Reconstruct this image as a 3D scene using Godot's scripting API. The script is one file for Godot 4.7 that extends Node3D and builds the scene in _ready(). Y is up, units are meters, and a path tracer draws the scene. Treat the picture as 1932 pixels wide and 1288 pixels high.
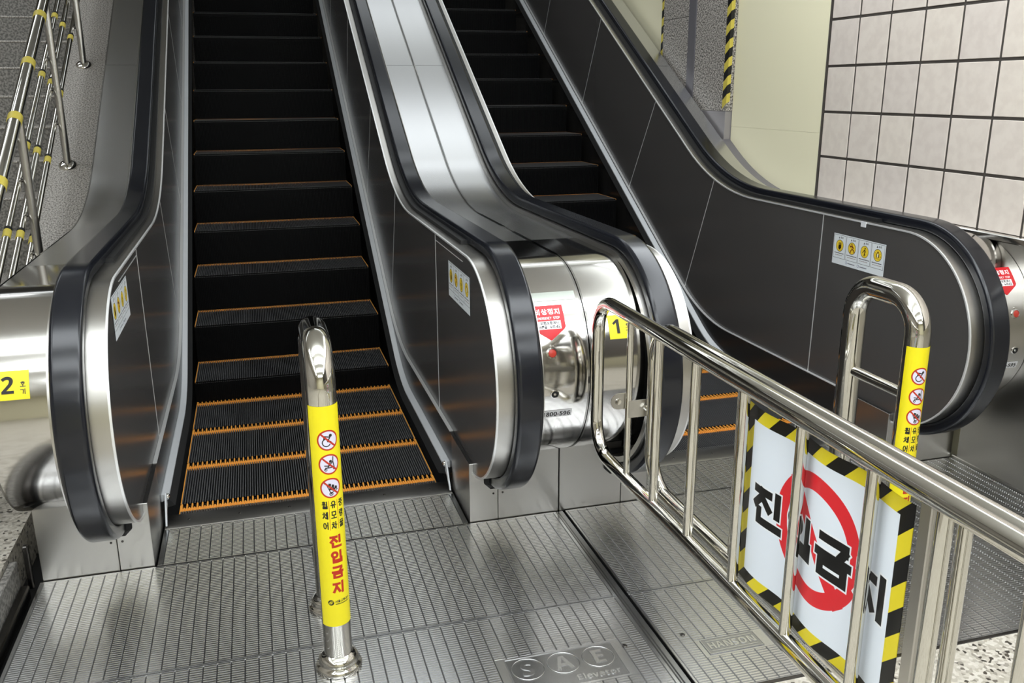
extends Node3D

const YC := 0.585
const ZC := 0.36
const SLOPE := 0.57735
const Z_FAR := -7.4
var M := {}
var used := {}

# ------------------------------------------------------------------ mesh builder
class MB:
	var v := PackedVector3Array()
	var n := PackedVector3Array()
	var uv := PackedVector2Array()
	var idx := PackedInt32Array()

	func tri(a: Vector3, b: Vector3, c: Vector3, na: Vector3, nb: Vector3, nc: Vector3, ua := Vector2.ZERO, ub := Vector2.ZERO, uc := Vector2.ZERO) -> void:
		var cr := (b - a).cross(c - a)
		if cr.length_squared() < 1e-18:
			return
		var s := v.size()
		if cr.dot(na + nb + nc) > 0.0:
			v.append_array([a, c, b]); n.append_array([na, nc, nb]); uv.append_array([ua, uc, ub])
		else:
			v.append_array([a, b, c]); n.append_array([na, nb, nc]); uv.append_array([ua, ub, uc])
		idx.append_array([s, s + 1, s + 2])

	func quad(a: Vector3, b: Vector3, c: Vector3, d: Vector3, nn: Vector3, ua := Vector2(0, 0), ub := Vector2(1, 0), uc := Vector2(1, 1), ud := Vector2(0, 1)) -> void:
		tri(a, b, c, nn, nn, nn, ua, ub, uc)
		tri(a, c, d, nn, nn, nn, ua, uc, ud)

	func quadn(a: Vector3, b: Vector3, c: Vector3, d: Vector3, na: Vector3, nb: Vector3, nc: Vector3, nd: Vector3, ua := Vector2(0, 0), ub := Vector2(1, 0), uc := Vector2(1, 1), ud := Vector2(0, 1)) -> void:
		tri(a, b, c, na, nb, nc, ua, ub, uc)
		tri(a, c, d, na, nc, nd, ua, uc, ud)

	# box from corner lo to corner hi; top can be narrowed by "in" on x and z (sloped sides)
	func box(lo: Vector3, hi: Vector3, taper := 0.0, bottom := true) -> void:
		var t := taper
		var a := Vector3(lo.x, lo.y, lo.z); var b := Vector3(hi.x, lo.y, lo.z); var c := Vector3(hi.x, lo.y, hi.z); var d := Vector3(lo.x, lo.y, hi.z)
		var e := Vector3(lo.x + t, hi.y, lo.z + t); var f := Vector3(hi.x - t, hi.y, lo.z + t); var g := Vector3(hi.x - t, hi.y, hi.z - t); var h := Vector3(lo.x + t, hi.y, hi.z - t)
		quad(e, f, g, h, Vector3.UP)
		if bottom:
			quad(a, b, c, d, Vector3.DOWN)
		var k := t / maxf(hi.y - lo.y, 1e-6)
		quad(a, b, f, e, Vector3(0, k, -1).normalized())
		quad(d, c, g, h, Vector3(0, k, 1).normalized())
		quad(a, d, h, e, Vector3(-1, k, 0).normalized())
		quad(b, c, g, f, Vector3(1, k, 0).normalized())

	# box with chamfered edges all round
	func cbox(lo: Vector3, hi: Vector3, c: float) -> void:
		var m := (lo + hi) / 2.0
		var hs := (hi - lo) / 2.0
		for ax in 3:
			for s in [-1.0, 1.0]:
				var u := (ax + 1) % 3
				var w := (ax + 2) % 3
				var nn := Vector3.ZERO; nn[ax] = s
				var p := []
				for q in [[-1, -1], [1, -1], [1, 1], [-1, 1]]:
					var x := Vector3.ZERO
					x[ax] = s * hs[ax]; x[u] = q[0] * (hs[u] - c); x[w] = q[1] * (hs[w] - c)
					p.append(m + x)
				quad(p[0], p[1], p[2], p[3], nn)
		for ax in 3:
			var u := (ax + 1) % 3
			var w := (ax + 2) % 3
			for su in [-1.0, 1.0]:
				for sw in [-1.0, 1.0]:
					var p := []
					for q in [[-1, 0], [1, 0], [1, 1], [-1, 1]]:
						var x := Vector3.ZERO
						x[ax] = q[0] * (hs[ax] - c)
						x[u] = su * (hs[u] - (c if q[1] == 1 else 0.0)); x[w] = sw * (hs[w] - (c if q[1] == 0 else 0.0))
						p.append(m + x)
					var nn := Vector3.ZERO; nn[u] = su; nn[w] = sw
					quad(p[0], p[1], p[2], p[3], nn.normalized())
		for sx in [-1.0, 1.0]:
			for sy in [-1.0, 1.0]:
				for sz in [-1.0, 1.0]:
					var k := Vector3(sx, sy, sz)
					var nn := k.normalized()
					tri(m + Vector3(sx * hs.x, sy * (hs.y - c), sz * (hs.z - c)), m + Vector3(sx * (hs.x - c), sy * hs.y, sz * (hs.z - c)), m + Vector3(sx * (hs.x - c), sy * (hs.y - c), sz * hs.z), nn, nn, nn)

	# polygon of (z, y) points extruded along x; the outline is smooth where it turns less than 35 degrees
	func ext(poly: PackedVector2Array, x0: float, x1: float, caps := true) -> void:
		var k := poly.size()
		var area := 0.0
		for i in k:
			area += poly[i].cross(poly[(i + 1) % k])
		var sg := 1.0 if area > 0 else -1.0
		var en := []
		for i in k:
			var d := (poly[(i + 1) % k] - poly[i]).normalized()
			en.append(Vector2(d.y, -d.x) * sg)
		var run := 0.0
		for i in k:
			var a := poly[i]; var b := poly[(i + 1) % k]
			var na: Vector2 = en[i]; var nb: Vector2 = en[i]
			if en[i].dot(en[(i + k - 1) % k]) > 0.82:
				na = (en[i] + en[(i + k - 1) % k]).normalized()
			if en[i].dot(en[(i + 1) % k]) > 0.82:
				nb = (en[i] + en[(i + 1) % k]).normalized()
			var l := a.distance_to(b)
			quadn(Vector3(x0, a.y, a.x), Vector3(x1, a.y, a.x), Vector3(x1, b.y, b.x), Vector3(x0, b.y, b.x), Vector3(0, na.y, na.x), Vector3(0, na.y, na.x), Vector3(0, nb.y, nb.x), Vector3(0, nb.y, nb.x), Vector2(x0, run), Vector2(x1, run), Vector2(x1, run + l), Vector2(x0, run + l))
			run += l
		if caps:
			var t := Geometry2D.triangulate_polygon(poly)
			for s in [[minf(x0, x1), -1.0], [maxf(x0, x1), 1.0]]:
				var nn := Vector3(s[1], 0, 0)
				for i in range(0, t.size(), 3):
					var a := poly[t[i]]; var b := poly[t[i + 1]]; var c := poly[t[i + 2]]
					tri(Vector3(s[0], a.y, a.x), Vector3(s[0], b.y, b.x), Vector3(s[0], c.y, c.x), nn, nn, nn, a, b, c)

	# closed section of (x, offset along the path's normal) swept along a (z, y) path
	func sweep2(path: PackedVector2Array, sec: PackedVector2Array, x0: float, caps := true, flat := false) -> void:
		var k := path.size(); var m := sec.size()
		var nor := []
		for i in k:
			var d := (path[mini(i + 1, k - 1)] - path[maxi(i - 1, 0)]).normalized()
			nor.append(Vector2(d.y, -d.x))   # path runs from the front under the newel up and away: outside is here
		var sn := []
		for j in m:
			var d := (sec[(j + 1) % m] - sec[(j + m - 1) % m]).normalized()
			sn.append(Vector2(d.y, -d.x))
		var ar := 0.0
		for j in m:
			ar += sec[j].cross(sec[(j + 1) % m])
		var sg := 1.0 if ar > 0 else -1.0
		var pt := func(i: int, j: int) -> Vector3:
			var q: Vector2 = path[i] + nor[i] * sec[j].y
			return Vector3(x0 + sec[j].x, q.y, q.x)
		var nn := func(i: int, j: int) -> Vector3:
			var q: Vector2 = nor[i] * sn[j].y * sg
			return Vector3(sn[j].x * sg, q.y, q.x)
		for i in k - 1:
			for j in m:
				var j2 := (j + 1) % m
				if flat:
					var fd := (sec[j2] - sec[j]).normalized() * sg
					var q0: Vector2 = nor[i] * -fd.x; var q1: Vector2 = nor[i + 1] * -fd.x
					var n0 := Vector3(fd.y, q0.y, q0.x); var n1 := Vector3(fd.y, q1.y, q1.x)
					quadn(pt.call(i, j), pt.call(i + 1, j), pt.call(i + 1, j2), pt.call(i, j2), n0, n1, n1, n0)
				else:
					quadn(pt.call(i, j), pt.call(i + 1, j), pt.call(i + 1, j2), pt.call(i, j2), nn.call(i, j), nn.call(i + 1, j), nn.call(i + 1, j2), nn.call(i, j2))
		if caps:
			for i in [0, k - 1]:
				var d := (path[1] - path[0]).normalized() * -1.0 if i == 0 else (path[k - 1] - path[k - 2]).normalized()
				var cn := Vector3(0, d.y, d.x)
				var c := Vector3.ZERO
				for j in m:
					c += pt.call(i, j) / m
				for j in m:
					tri(c, pt.call(i, j), pt.call(i, (j + 1) % m), cn, cn, cn)

	func tube(path: PackedVector3Array, r: float, seg := 20, caps := true, closed := false) -> void:
		var k := path.size()
		var tang := []
		for i in k:
			if closed:
				tang.append((path[(i + 1) % k] - path[(i + k - 1) % k]).normalized())
			else:
				tang.append((path[mini(i + 1, k - 1)] - path[maxi(i - 1, 0)]).normalized())
		var t0: Vector3 = tang[0]
		var u := t0.cross(Vector3.UP if absf(t0.y) < 0.9 else Vector3.RIGHT).normalized()
		var fr := []
		for i in k:
			var t: Vector3 = tang[i]
			u = (u - t * u.dot(t)).normalized()
			fr.append([u, t.cross(u)])
		var run := 0.0
		for i in (k if closed else k - 1):
			var i2 := (i + 1) % k
			var l := path[i].distance_to(path[i2])
			for j in seg:
				var a := TAU * j / seg; var b := TAU * (j + 1) / seg
				var n0: Vector3 = fr[i][0] * cos(a) + fr[i][1] * sin(a); var n1: Vector3 = fr[i][0] * cos(b) + fr[i][1] * sin(b)
				var m0: Vector3 = fr[i2][0] * cos(a) + fr[i2][1] * sin(a); var m1: Vector3 = fr[i2][0] * cos(b) + fr[i2][1] * sin(b)
				quadn(path[i] + n0 * r, path[i] + n1 * r, path[i2] + m1 * r, path[i2] + m0 * r, n0, n1, m1, m0, Vector2(a, run), Vector2(b, run), Vector2(b, run + l), Vector2(a, run + l))
			run += l
		if caps and not closed:
			for e in [0, k - 1]:
				var cn: Vector3 = -tang[0] if e == 0 else tang[k - 1]
				for j in seg:
					var a := TAU * j / seg; var b := TAU * (j + 1) / seg
					tri(path[e], path[e] + (fr[e][0] * cos(a) + fr[e][1] * sin(a)) * r, path[e] + (fr[e][0] * cos(b) + fr[e][1] * sin(b)) * r, cn, cn, cn)

	# profile of (radius, height) turned round the axis "up" at "o"
	func lathe(o: Vector3, prof: PackedVector2Array, seg := 32, up := Vector3.UP) -> void:
		var ux := up.cross(Vector3.FORWARD if absf(up.z) < 0.9 else Vector3.RIGHT).normalized()
		var uz := ux.cross(up)
		var k := prof.size()
		for i in k - 1:
			var d := (prof[i + 1] - prof[i]).normalized()
			var dn := [d, d]
			if i > 0:
				var e := (prof[i] - prof[i - 1]).normalized()
				if e.dot(d) > 0.7: dn[0] = (d + e).normalized()
			if i < k - 2:
				var e := (prof[i + 2] - prof[i + 1]).normalized()
				if e.dot(d) > 0.7: dn[1] = (d + e).normalized()
			for j in seg:
				var a := TAU * j / seg; var b := TAU * (j + 1) / seg
				var ra := ux * cos(a) + uz * sin(a); var rb := ux * cos(b) + uz * sin(b)
				var p0 := prof[i]; var p1 := prof[i + 1]
				var q0: Vector2 = dn[0]; var q1: Vector2 = dn[1]
				quadn(o + ra * p0.x + up * p0.y, o + rb * p0.x + up * p0.y, o + rb * p1.x + up * p1.y, o + ra * p1.x + up * p1.y, ra * q0.y - up * q0.x, rb * q0.y - up * q0.x, rb * q1.y - up * q1.x, ra * q1.y - up * q1.x)

	func mesh() -> ArrayMesh:
		var a := []
		a.resize(Mesh.ARRAY_MAX)
		a[Mesh.ARRAY_VERTEX] = v; a[Mesh.ARRAY_NORMAL] = n; a[Mesh.ARRAY_TEX_UV] = uv; a[Mesh.ARRAY_INDEX] = idx
		var m := ArrayMesh.new()
		m.add_surface_from_arrays(Mesh.PRIMITIVE_TRIANGLES, a)
		return m

# ------------------------------------------------------------------ drawing prints
class Cv:
	var im: Image
	var w: int
	var h: int
	func _init(ww: int, hh: int, c: Color) -> void:
		w = ww; h = hh
		im = Image.create(w, h, false, Image.FORMAT_RGBA8)
		im.fill(c)
	func dab(x: int, y: int, c: Color, k: float) -> void:
		if k > 0.0:
			var o := im.get_pixel(x, y)
			var r := o.lerp(c, minf(k, 1.0)); r.a = maxf(o.a, minf(k, 1.0) * c.a) if c.a > 0 else o.a
			im.set_pixel(x, y, r)
	func line(a: Vector2, b: Vector2, t: float, c: Color, butt := true) -> void:
		var d := b - a
		var l := maxf(d.length(), 1e-4)
		var u := d / l
		var p := Vector2(-u.y, u.x)
		for y in range(maxi(0, int(minf(a.y, b.y) - t)), mini(h, int(maxf(a.y, b.y) + t) + 2)):
			for x in range(maxi(0, int(minf(a.x, b.x) - t)), mini(w, int(maxf(a.x, b.x) + t) + 2)):
				var q := Vector2(x + 0.5, y + 0.5) - a
				var al := q.dot(u)
				var ac := absf(q.dot(p))
				if butt:
					dab(x, y, c, minf(minf(t / 2 - ac + 0.5, 1.0), minf(al + t / 2 + 0.5, l + t / 2 - al + 0.5)))
				else:
					var e := clampf(al, 0, l)
					dab(x, y, c, t / 2 - (q - u * e).length() + 0.5)
	func ring(o: Vector2, rx: float, ry: float, t: float, c: Color) -> void:
		for y in range(maxi(0, int(o.y - ry - t)), mini(h, int(o.y + ry + t) + 2)):
			for x in range(maxi(0, int(o.x - rx - t)), mini(w, int(o.x + rx + t) + 2)):
				var q := Vector2(x + 0.5, y + 0.5) - o
				var k := Vector2(q.x / rx, q.y / ry).length()
				var g := maxf(Vector2(q.x / (rx * rx), q.y / (ry * ry)).length() / maxf(k, 0.01), 1e-6)
				dab(x, y, c, t / 2 - absf(k - 1.0) / g + 0.5)
	func disc(o: Vector2, r: float, c: Color) -> void:
		for y in range(maxi(0, int(o.y - r) - 1), mini(h, int(o.y + r) + 2)):
			for x in range(maxi(0, int(o.x - r) - 1), mini(w, int(o.x + r) + 2)):
				dab(x, y, c, r - (Vector2(x + 0.5, y + 0.5) - o).length() + 0.5)
	func rect(x0: float, y0: float, x1: float, y1: float, c: Color) -> void:
		im.fill_rect(Rect2i(int(x0), int(y0), int(x1 - x0), int(y1 - y0)), c)
	func poly(p: PackedVector2Array, c: Color) -> void:
		var lo := p[0]; var hi := p[0]
		for q in p:
			lo = lo.min(q); hi = hi.max(q)
		for y in range(maxi(0, int(lo.y)), mini(h, int(hi.y) + 1)):
			for x in range(maxi(0, int(lo.x)), mini(w, int(hi.x) + 1)):
				if Geometry2D.is_point_in_polygon(Vector2(x + 0.5, y + 0.5), p):
					im.set_pixel(x, y, c)
	func jamo(j: String, r: Rect2, t: float, c: Color) -> void:
		for s in JAMO[j]:
			if s.size() == 1:
				var e: Array = s[0]
				ring(r.position + Vector2(e[0], e[1]) * r.size, e[2] * r.size.x, e[3] * r.size.y, t, c)
			else:
				for i in s.size() - 1:
					line(r.position + Vector2(s[i][0], s[i][1]) * r.size, r.position + Vector2(s[i + 1][0], s[i + 1][1]) * r.size, t, c)
	# a Korean syllable: "lead vowel tail"
	func syl(k: String, box: Rect2, t: float, c: Color) -> void:
		var s := k.split(" ")
		var q := Rect2(box.position + Vector2(t, t) / 2, box.size - Vector2(t, t))
		var at := func(x: float, y: float, ww: float, hh: float) -> Rect2:
			return Rect2(q.position + Vector2(x, y) * q.size, Vector2(ww, hh) * q.size)
		var tail := s.size() > 2
		if s[1] in ["yu", "o", "eu", "u", "yo"]:
			jamo(s[0], at.call(0.12, 0.0, 0.76, 0.30 if tail else 0.52), t, c)
			jamo(s[1], at.call(0.0, 0.38 if tail else 0.6, 1.0, 0.18 if tail else 0.36), t, c)
			if tail:
				jamo(s[2], at.call(0.12, 0.66, 0.76, 0.34), t, c)
		elif s[1] in ["wi", "wa", "ui"]:
			jamo(s[0], at.call(0.08, 0.0, 0.5, 0.3 if tail else 0.5), t, c)
			jamo(s[1], at.call(0.0, 0.0, 1.0, 0.6 if tail else 1.0), t, c)
			if tail:
				jamo(s[2], at.call(0.15, 0.7, 0.82, 0.3), t, c)
		else:
			jamo(s[0], at.call(0.0, 0.04 if tail else 0.1, 0.56, 0.48 if tail else 0.8), t, c)
			jamo(s[1], at.call(0.62, 0.0, 0.38, 0.58 if tail else 1.0), t, c)
			if tail:
				jamo(s[2], at.call(0.16, 0.68, 0.82, 0.32), t, c)
	func word(ks: Array, o: Vector2, size: Vector2, step: Vector2, t: float, c: Color) -> void:
		for i in ks.size():
			if ks[i] != "":
				syl(ks[i], Rect2(o + step * i, size), t, c)
	const JAMO := {
		"j": [[[0.0, 0.05], [1.0, 0.05]], [[0.5, 0.05], [0.42, 0.45], [0.0, 1.0]], [[0.5, 0.4], [1.0, 1.0]]],
		"ch": [[[0.3, 0.0], [0.7, 0.0]], [[0.0, 0.28], [1.0, 0.28]], [[0.5, 0.28], [0.4, 0.6], [0.0, 1.0]], [[0.5, 0.55], [1.0, 1.0]]],
		"n": [[[0.0, 0.0], [0.0, 1.0], [1.0, 1.0]]],
		"b": [[[0.0, 0.0], [0.0, 1.0], [1.0, 1.0], [1.0, 0.0]], [[0.0, 0.48], [1.0, 0.48]]],
		"g": [[[0.0, 0.0], [1.0, 0.0], [1.0, 0.4], [0.85, 1.0]]],
		"m": [[[0.0, 0.0], [1.0, 0.0], [1.0, 1.0], [0.0, 1.0], [0.0, 0.0]]],
		"h": [[[0.3, 0.0], [0.7, 0.0]], [[0.0, 0.26], [1.0, 0.26]], [[0.5, 0.72, 0.36, 0.27]]],
		"ng": [[[0.5, 0.5, 0.45, 0.5]]],
		"r": [[[0.0, 0.0], [1.0, 0.0], [1.0, 0.5], [0.0, 0.5], [0.0, 1.0], [1.0, 1.0]]],
		"s": [[[0.5, 0.0], [0.45, 0.4], [0.0, 1.0]], [[0.5, 0.35], [1.0, 1.0]]],
		"t": [[[1.0, 0.0], [0.0, 0.0], [0.0, 1.0], [1.0, 1.0]], [[0.0, 0.5], [1.0, 0.5]]],
		"i": [[[0.7, 0.0], [0.7, 1.0]]],
		"eo": [[[0.75, 0.0], [0.75, 1.0]], [[0.1, 0.45], [0.75, 0.45]]],
		"a": [[[0.4, 0.0], [0.4, 1.0]], [[0.4, 0.45], [1.0, 0.45]]],
		"ya": [[[0.4, 0.0], [0.4, 1.0]], [[0.4, 0.3], [1.0, 0.3]], [[0.4, 0.65], [1.0, 0.65]]],
		"e": [[[0.4, 0.05], [0.4, 0.95]], [[0.0, 0.45], [0.4, 0.45]], [[0.9, 0.0], [0.9, 1.0]]],
		"yu": [[[0.0, 0.0], [1.0, 0.0]], [[0.33, 0.0], [0.3, 1.0]], [[0.67, 0.0], [0.7, 1.0]]],
		"yo": [[[0.0, 1.0], [1.0, 1.0]], [[0.33, 0.0], [0.33, 1.0]], [[0.67, 0.0], [0.67, 1.0]]],
		"o": [[[0.0, 1.0], [1.0, 1.0]], [[0.5, 0.0], [0.5, 1.0]]],
		"eu": [[[0.0, 0.5], [1.0, 0.5]]],
		"u": [[[0.0, 0.2], [1.0, 0.2]], [[0.5, 0.2], [0.5, 1.2]]],
		"wi": [[[0.0, 0.7], [0.68, 0.7]], [[0.34, 0.7], [0.34, 1.0]], [[0.9, 0.0], [0.9, 1.0]]],
		"ui": [[[0.0, 0.75], [0.68, 0.75]], [[0.9, 0.0], [0.9, 1.0]]],
		"wa": [[[0.0, 0.85], [0.62, 0.85]], [[0.31, 0.6], [0.31, 0.85]], [[0.75, 0.0], [0.75, 1.0]], [[0.75, 0.45], [1.0, 0.45]]],
	}

# ------------------------------------------------------------------ scene helpers
func numbered(called: String) -> String:
	var k: int = used.get(called, 0)
	used[called] = k + 1
	return called if k == 0 else "%s_%03d" % [called, k]

func thing(called: String, label: String, category: String, at := Vector3.ZERO, group := "") -> Node3D:
	var o := Node3D.new()
	o.name = numbered(called)
	add_child(o, true)
	o.position = at
	o.set_meta("label", label); o.set_meta("category", category)
	if group: o.set_meta("group", group)
	return o

func put(called: String, b, m: Material, parent: Node, label := "") -> MeshInstance3D:
	var o := MeshInstance3D.new()
	o.name = called
	o.mesh = b.mesh() if b is MB else b
	o.material_override = m
	parent.add_child(o, true)
	if label: o.set_meta("label", label)
	return o

func struct(called: String, b, m: Material, label := "") -> MeshInstance3D:
	var o := put(called, b, m, self)
	o.set_meta("kind", "structure")
	if label: o.set_meta("label", label)
	return o

func mat(called: String, c: Color, rough: float, metal := 0.0) -> StandardMaterial3D:
	var m := StandardMaterial3D.new()
	m.resource_name = called
	m.albedo_color = c; m.roughness = rough; m.metallic = metal
	M[called] = m
	return m

func noise_tex(freq: float, ramp: Array, size := 512, kind := FastNoiseLite.TYPE_SIMPLEX, octaves := 3, sd := 1) -> NoiseTexture2D:
	var f := FastNoiseLite.new()
	f.noise_type = kind; f.frequency = freq; f.fractal_octaves = octaves; f.seed = sd
	if kind == FastNoiseLite.TYPE_CELLULAR:
		f.cellular_return_type = FastNoiseLite.RETURN_CELL_VALUE
		f.fractal_type = FastNoiseLite.FRACTAL_NONE
	var t := NoiseTexture2D.new()
	t.width = size; t.height = size; t.seamless = true; t.noise = f
	var g := Gradient.new()
	g.offsets = PackedFloat32Array(ramp.map(func(r): return r[0]))
	g.colors = PackedColorArray(ramp.map(func(r): return r[1]))
	t.color_ramp = g
	return t

func tri_planar(m: StandardMaterial3D, scale: float) -> void:
	m.uv1_triplanar = true; m.uv1_world_triplanar = true
	m.uv1_scale = Vector3.ONE * scale

func print_mat(called: String, im: Image, rough := 0.35) -> StandardMaterial3D:
	var m := mat(called, Color.WHITE, rough)
	m.albedo_texture = ImageTexture.create_from_image(im)
	m.texture_repeat = false
	return m

func text(called: String, s: String, size: float, m: Material, parent: Node, tr: Transform3D, depth := 0.0006, bold := true) -> MeshInstance3D:
	var t := TextMesh.new()
	var f := SystemFont.new()
	f.font_names = PackedStringArray(["Droid Sans"])
	f.font_weight = 700 if bold else 400
	t.font = f; t.text = s; t.font_size = 32; t.pixel_size = size / 32.0; t.depth = depth; t.curve_step = 1.0
	var o := put(called, t, m, parent)
	o.transform = tr
	return o

# (z, y) profile of a rail or deck: round the newel from angle a0 (degrees, -90 is straight down), along the flat and up the slope
func profile(y0: float, a0: float, zc := ZC, yc := YC, zi := INF, r_bend := INF, z_end := Z_FAR) -> PackedVector2Array:
	var p := PackedVector2Array()
	var r := y0 - yc
	if zi == INF: zi = -1.18 + 0.268 * (y0 - 0.98)
	if r_bend == INF: r_bend = 1.5 - (y0 - 0.98)
	if a0 < 90.0:
		var k := int(ceil((90.0 - a0) / 4.0))
		for i in k + 1:
			var a := deg_to_rad(lerpf(a0, 90.0, float(i) / k))
			p.append(Vector2(zc + r * cos(a), yc + r * sin(a)))
	else:
		p.append(Vector2(zc, y0))
	var t := r_bend * tan(PI / 12)
	for i in 4:
		p.append(Vector2(lerpf(p[p.size() - 1].x, zi + t, 0.5 if i < 3 else 1.0), y0))
	for i in range(1, 13):
		var a := PI / 6 * i / 12.0
		p.append(Vector2(zi + t - r_bend * sin(a), y0 + r_bend * (1 - cos(a))))
	var e := p[p.size() - 1]
	for i in range(1, 9):
		var z := lerpf(e.x, z_end, i / 8.0)
		p.append(Vector2(z, e.y + (e.x - z) * SLOPE))
	return p

func height_at(p: PackedVector2Array, z: float) -> float:
	for i in range(p.size() - 1, 0, -1):
		if (p[i].x - z) * (p[i - 1].x - z) <= 0.0 and p[i].x != p[i - 1].x:
			return lerpf(p[i].y, p[i - 1].y, (z - p[i].x) / (p[i - 1].x - p[i].x))
	return p[p.size() - 1].y

# keep the stretch of a profile between two z (after the newel is passed), with ends put in
func stretch(p: PackedVector2Array, z_hi: float, z_lo: float, newel := false) -> PackedVector2Array:
	var o := PackedVector2Array()
	var past := false
	for i in p.size():
		if p[i].y >= 0.94: past = true
		if newel and not past or p[i].x <= z_hi - 1e-4 and p[i].x >= z_lo + 1e-4 and past or newel and p[i].x > z_lo:
			o.append(p[i])
	if not newel: o.insert(0, Vector2(z_hi, height_at(p, z_hi)))
	if o[o.size() - 1].x > z_lo: o.append(Vector2(z_lo, height_at(p, z_lo)))
	return o

func band(p: PackedVector2Array, thick: float) -> PackedVector2Array:
	var o := PackedVector2Array(p)
	var k := p.size()
	for i in range(k - 1, -1, -1):
		var d := (p[mini(i + 1, k - 1)] - p[maxi(i - 1, 0)]).normalized()
		o.append(p[i] - Vector2(d.y, -d.x) * thick)
	return o

func round_path(pts: Array, r: float, seg := 10) -> PackedVector3Array:
	var o := PackedVector3Array([pts[0]])
	for i in range(1, pts.size() - 1):
		var a: Vector3 = pts[i - 1]; var b: Vector3 = pts[i]; var c: Vector3 = pts[i + 1]
		var u := (a - b).normalized(); var w := (c - b).normalized()
		var half := u.angle_to(w) / 2.0
		var t := r / tan(half)
		var ctr := b + (u + w).normalized() * (r / sin(half))
		var s := b + u * t - ctr; var e := b + w * t - ctr
		for k in seg + 1:
			o.append(ctr + s.slerp(e, float(k) / seg))
	o.append(pts[pts.size() - 1])
	return o

func _ready() -> void:
	_camera_and_light()
	_materials()
	_setting()
	_floor_plates()
	_escalators()
	_stairs()
	_railings()
	_bollards()

# ------------------------------------------------------------------ camera, sky, lights
func _camera_and_light() -> void:
	var cam := Camera3D.new()
	cam.name = "camera"
	cam.position = Vector3(-0.1159, 1.5222, 3.2625)
	cam.rotation_order = EULER_ORDER_YXZ
	cam.rotation = Vector3(-0.27723, -0.27805, -0.00513)
	cam.fov = rad_to_deg(2.0 * atan(644.0 / 1672.08))
	cam.near = 0.05; cam.far = 60.0
	add_child(cam)
	cam.current = true
	var we := WorldEnvironment.new()
	we.name = "world_environment"
	var e := Environment.new()
	e.background_mode = Environment.BG_COLOR
	e.background_color = Color(0.02, 0.02, 0.02)
	e.tonemap_mode = Environment.TONE_MAPPER_LINEAR
	e.tonemap_exposure = 1.2
	e.sdfgi_enabled = true; e.ssao_enabled = true; e.ssil_enabled = true
	we.environment = e
	add_child(we)

# ceiling lamps: [centre, size x, size along the ceiling, tilt]
const LAMPS := [
	[Vector3(0.1, 2.80, 1.45), 3.3, 0.60, 0.0], [Vector3(0.1, 2.80, 2.60), 3.3, 0.60, 0.0], [Vector3(0.1, 2.80, 4.2), 3.3, 0.60, 0.0], [Vector3(0.1, 2.80, 6.4), 3.3, 0.60, 0.0],
	[Vector3(-2.3, 2.80, 3.0), 0.35, 5.0, 0.0], [Vector3(2.1, 2.80, 2.0), 0.40, 6.2, 0.0],
	[Vector3(1.35, 2.97, -1.75), 2.5, 0.45, 1.0], [Vector3(1.35, 3.70, -3.0), 2.5, 0.45, 1.0], [Vector3(1.35, 4.79, -4.9), 2.5, 0.45, 1.0],
	[Vector3(-2.4, 3.1, -1.97), 1.8, 0.45, 1.0], [Vector3(-2.4, 4.0, -3.55), 1.8, 0.45, 1.0],
]

func _lamps() -> void:
	for i in LAMPS.size():
		var l: Array = LAMPS[i]
		var tilt := deg_to_rad(30.0) * float(l[3])
		var t := thing("ceiling_light", ["long white ceiling light nearest above the escalator landing", "long white ceiling light second from the escalators over the landing", "long white ceiling light third from the escalators over the concourse", "long white ceiling light farthest behind over the concourse", "long white ceiling light running lengthwise on the stair side", "long white ceiling light running lengthwise beside the tiled wall", "white light on the sloping ceiling low over the escalators", "white light on the sloping ceiling halfway up the escalators", "white light on the sloping ceiling high over the escalators", "white light on the sloping ceiling low over the stairs", "white light on the sloping ceiling high over the stairs"][i], "ceiling light", l[0], "ceiling lights")
		t.rotation.x = tilt
		var b := MB.new()
		for q in [[-1, -1], [1, -1], [1, 1], [-1, 1]]:
			var o := Vector3(q[0] * (l[1] / 2 - 0.08), 0, q[1] * (l[2] / 2 - 0.08))
			b.tube(PackedVector3Array([o, o + Vector3(0, 0.19, 0)]), 0.006, 8)
		put("lamp_hanger", b, M.white_paint, t)
		b = MB.new()
		for q in [-1, 1]:
			b.cbox(Vector3(q * (l[1] / 2 + 0.012) - 0.012, -0.03, -l[2] / 2 - 0.012), Vector3(q * (l[1] / 2 + 0.012) + 0.012, 0.03, l[2] / 2 + 0.012), 0.003)
		put("lamp_end_cap", b, M.white_paint, t)
		var g := MB.new()
		g.cbox(Vector3(-l[1] / 2, -0.025, -l[2] / 2), Vector3(l[1] / 2, 0.025, l[2] / 2), 0.004)
		put("lamp_diffuser", g, M.glow if l[3] == 0.0 else M.glow_soft, t)
		var a := AreaLight3D.new()
		a.name = "lamp_light"
		a.area_size = Vector2(l[1], l[2])
		a.light_energy = (1.0 if l[3] == 0.0 else 0.50 if l[0].x > 0.0 else 1.1) * l[1] * l[2]
		a.light_color = Color(0.955, 0.98, 1.0)
		a.area_range = 30.0; a.area_attenuation = 2.0
		a.shadow_enabled = true
		t.add_child(a)
		a.position = Vector3(0, -0.04, 0)
		a.rotation.x = -PI / 2

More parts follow.
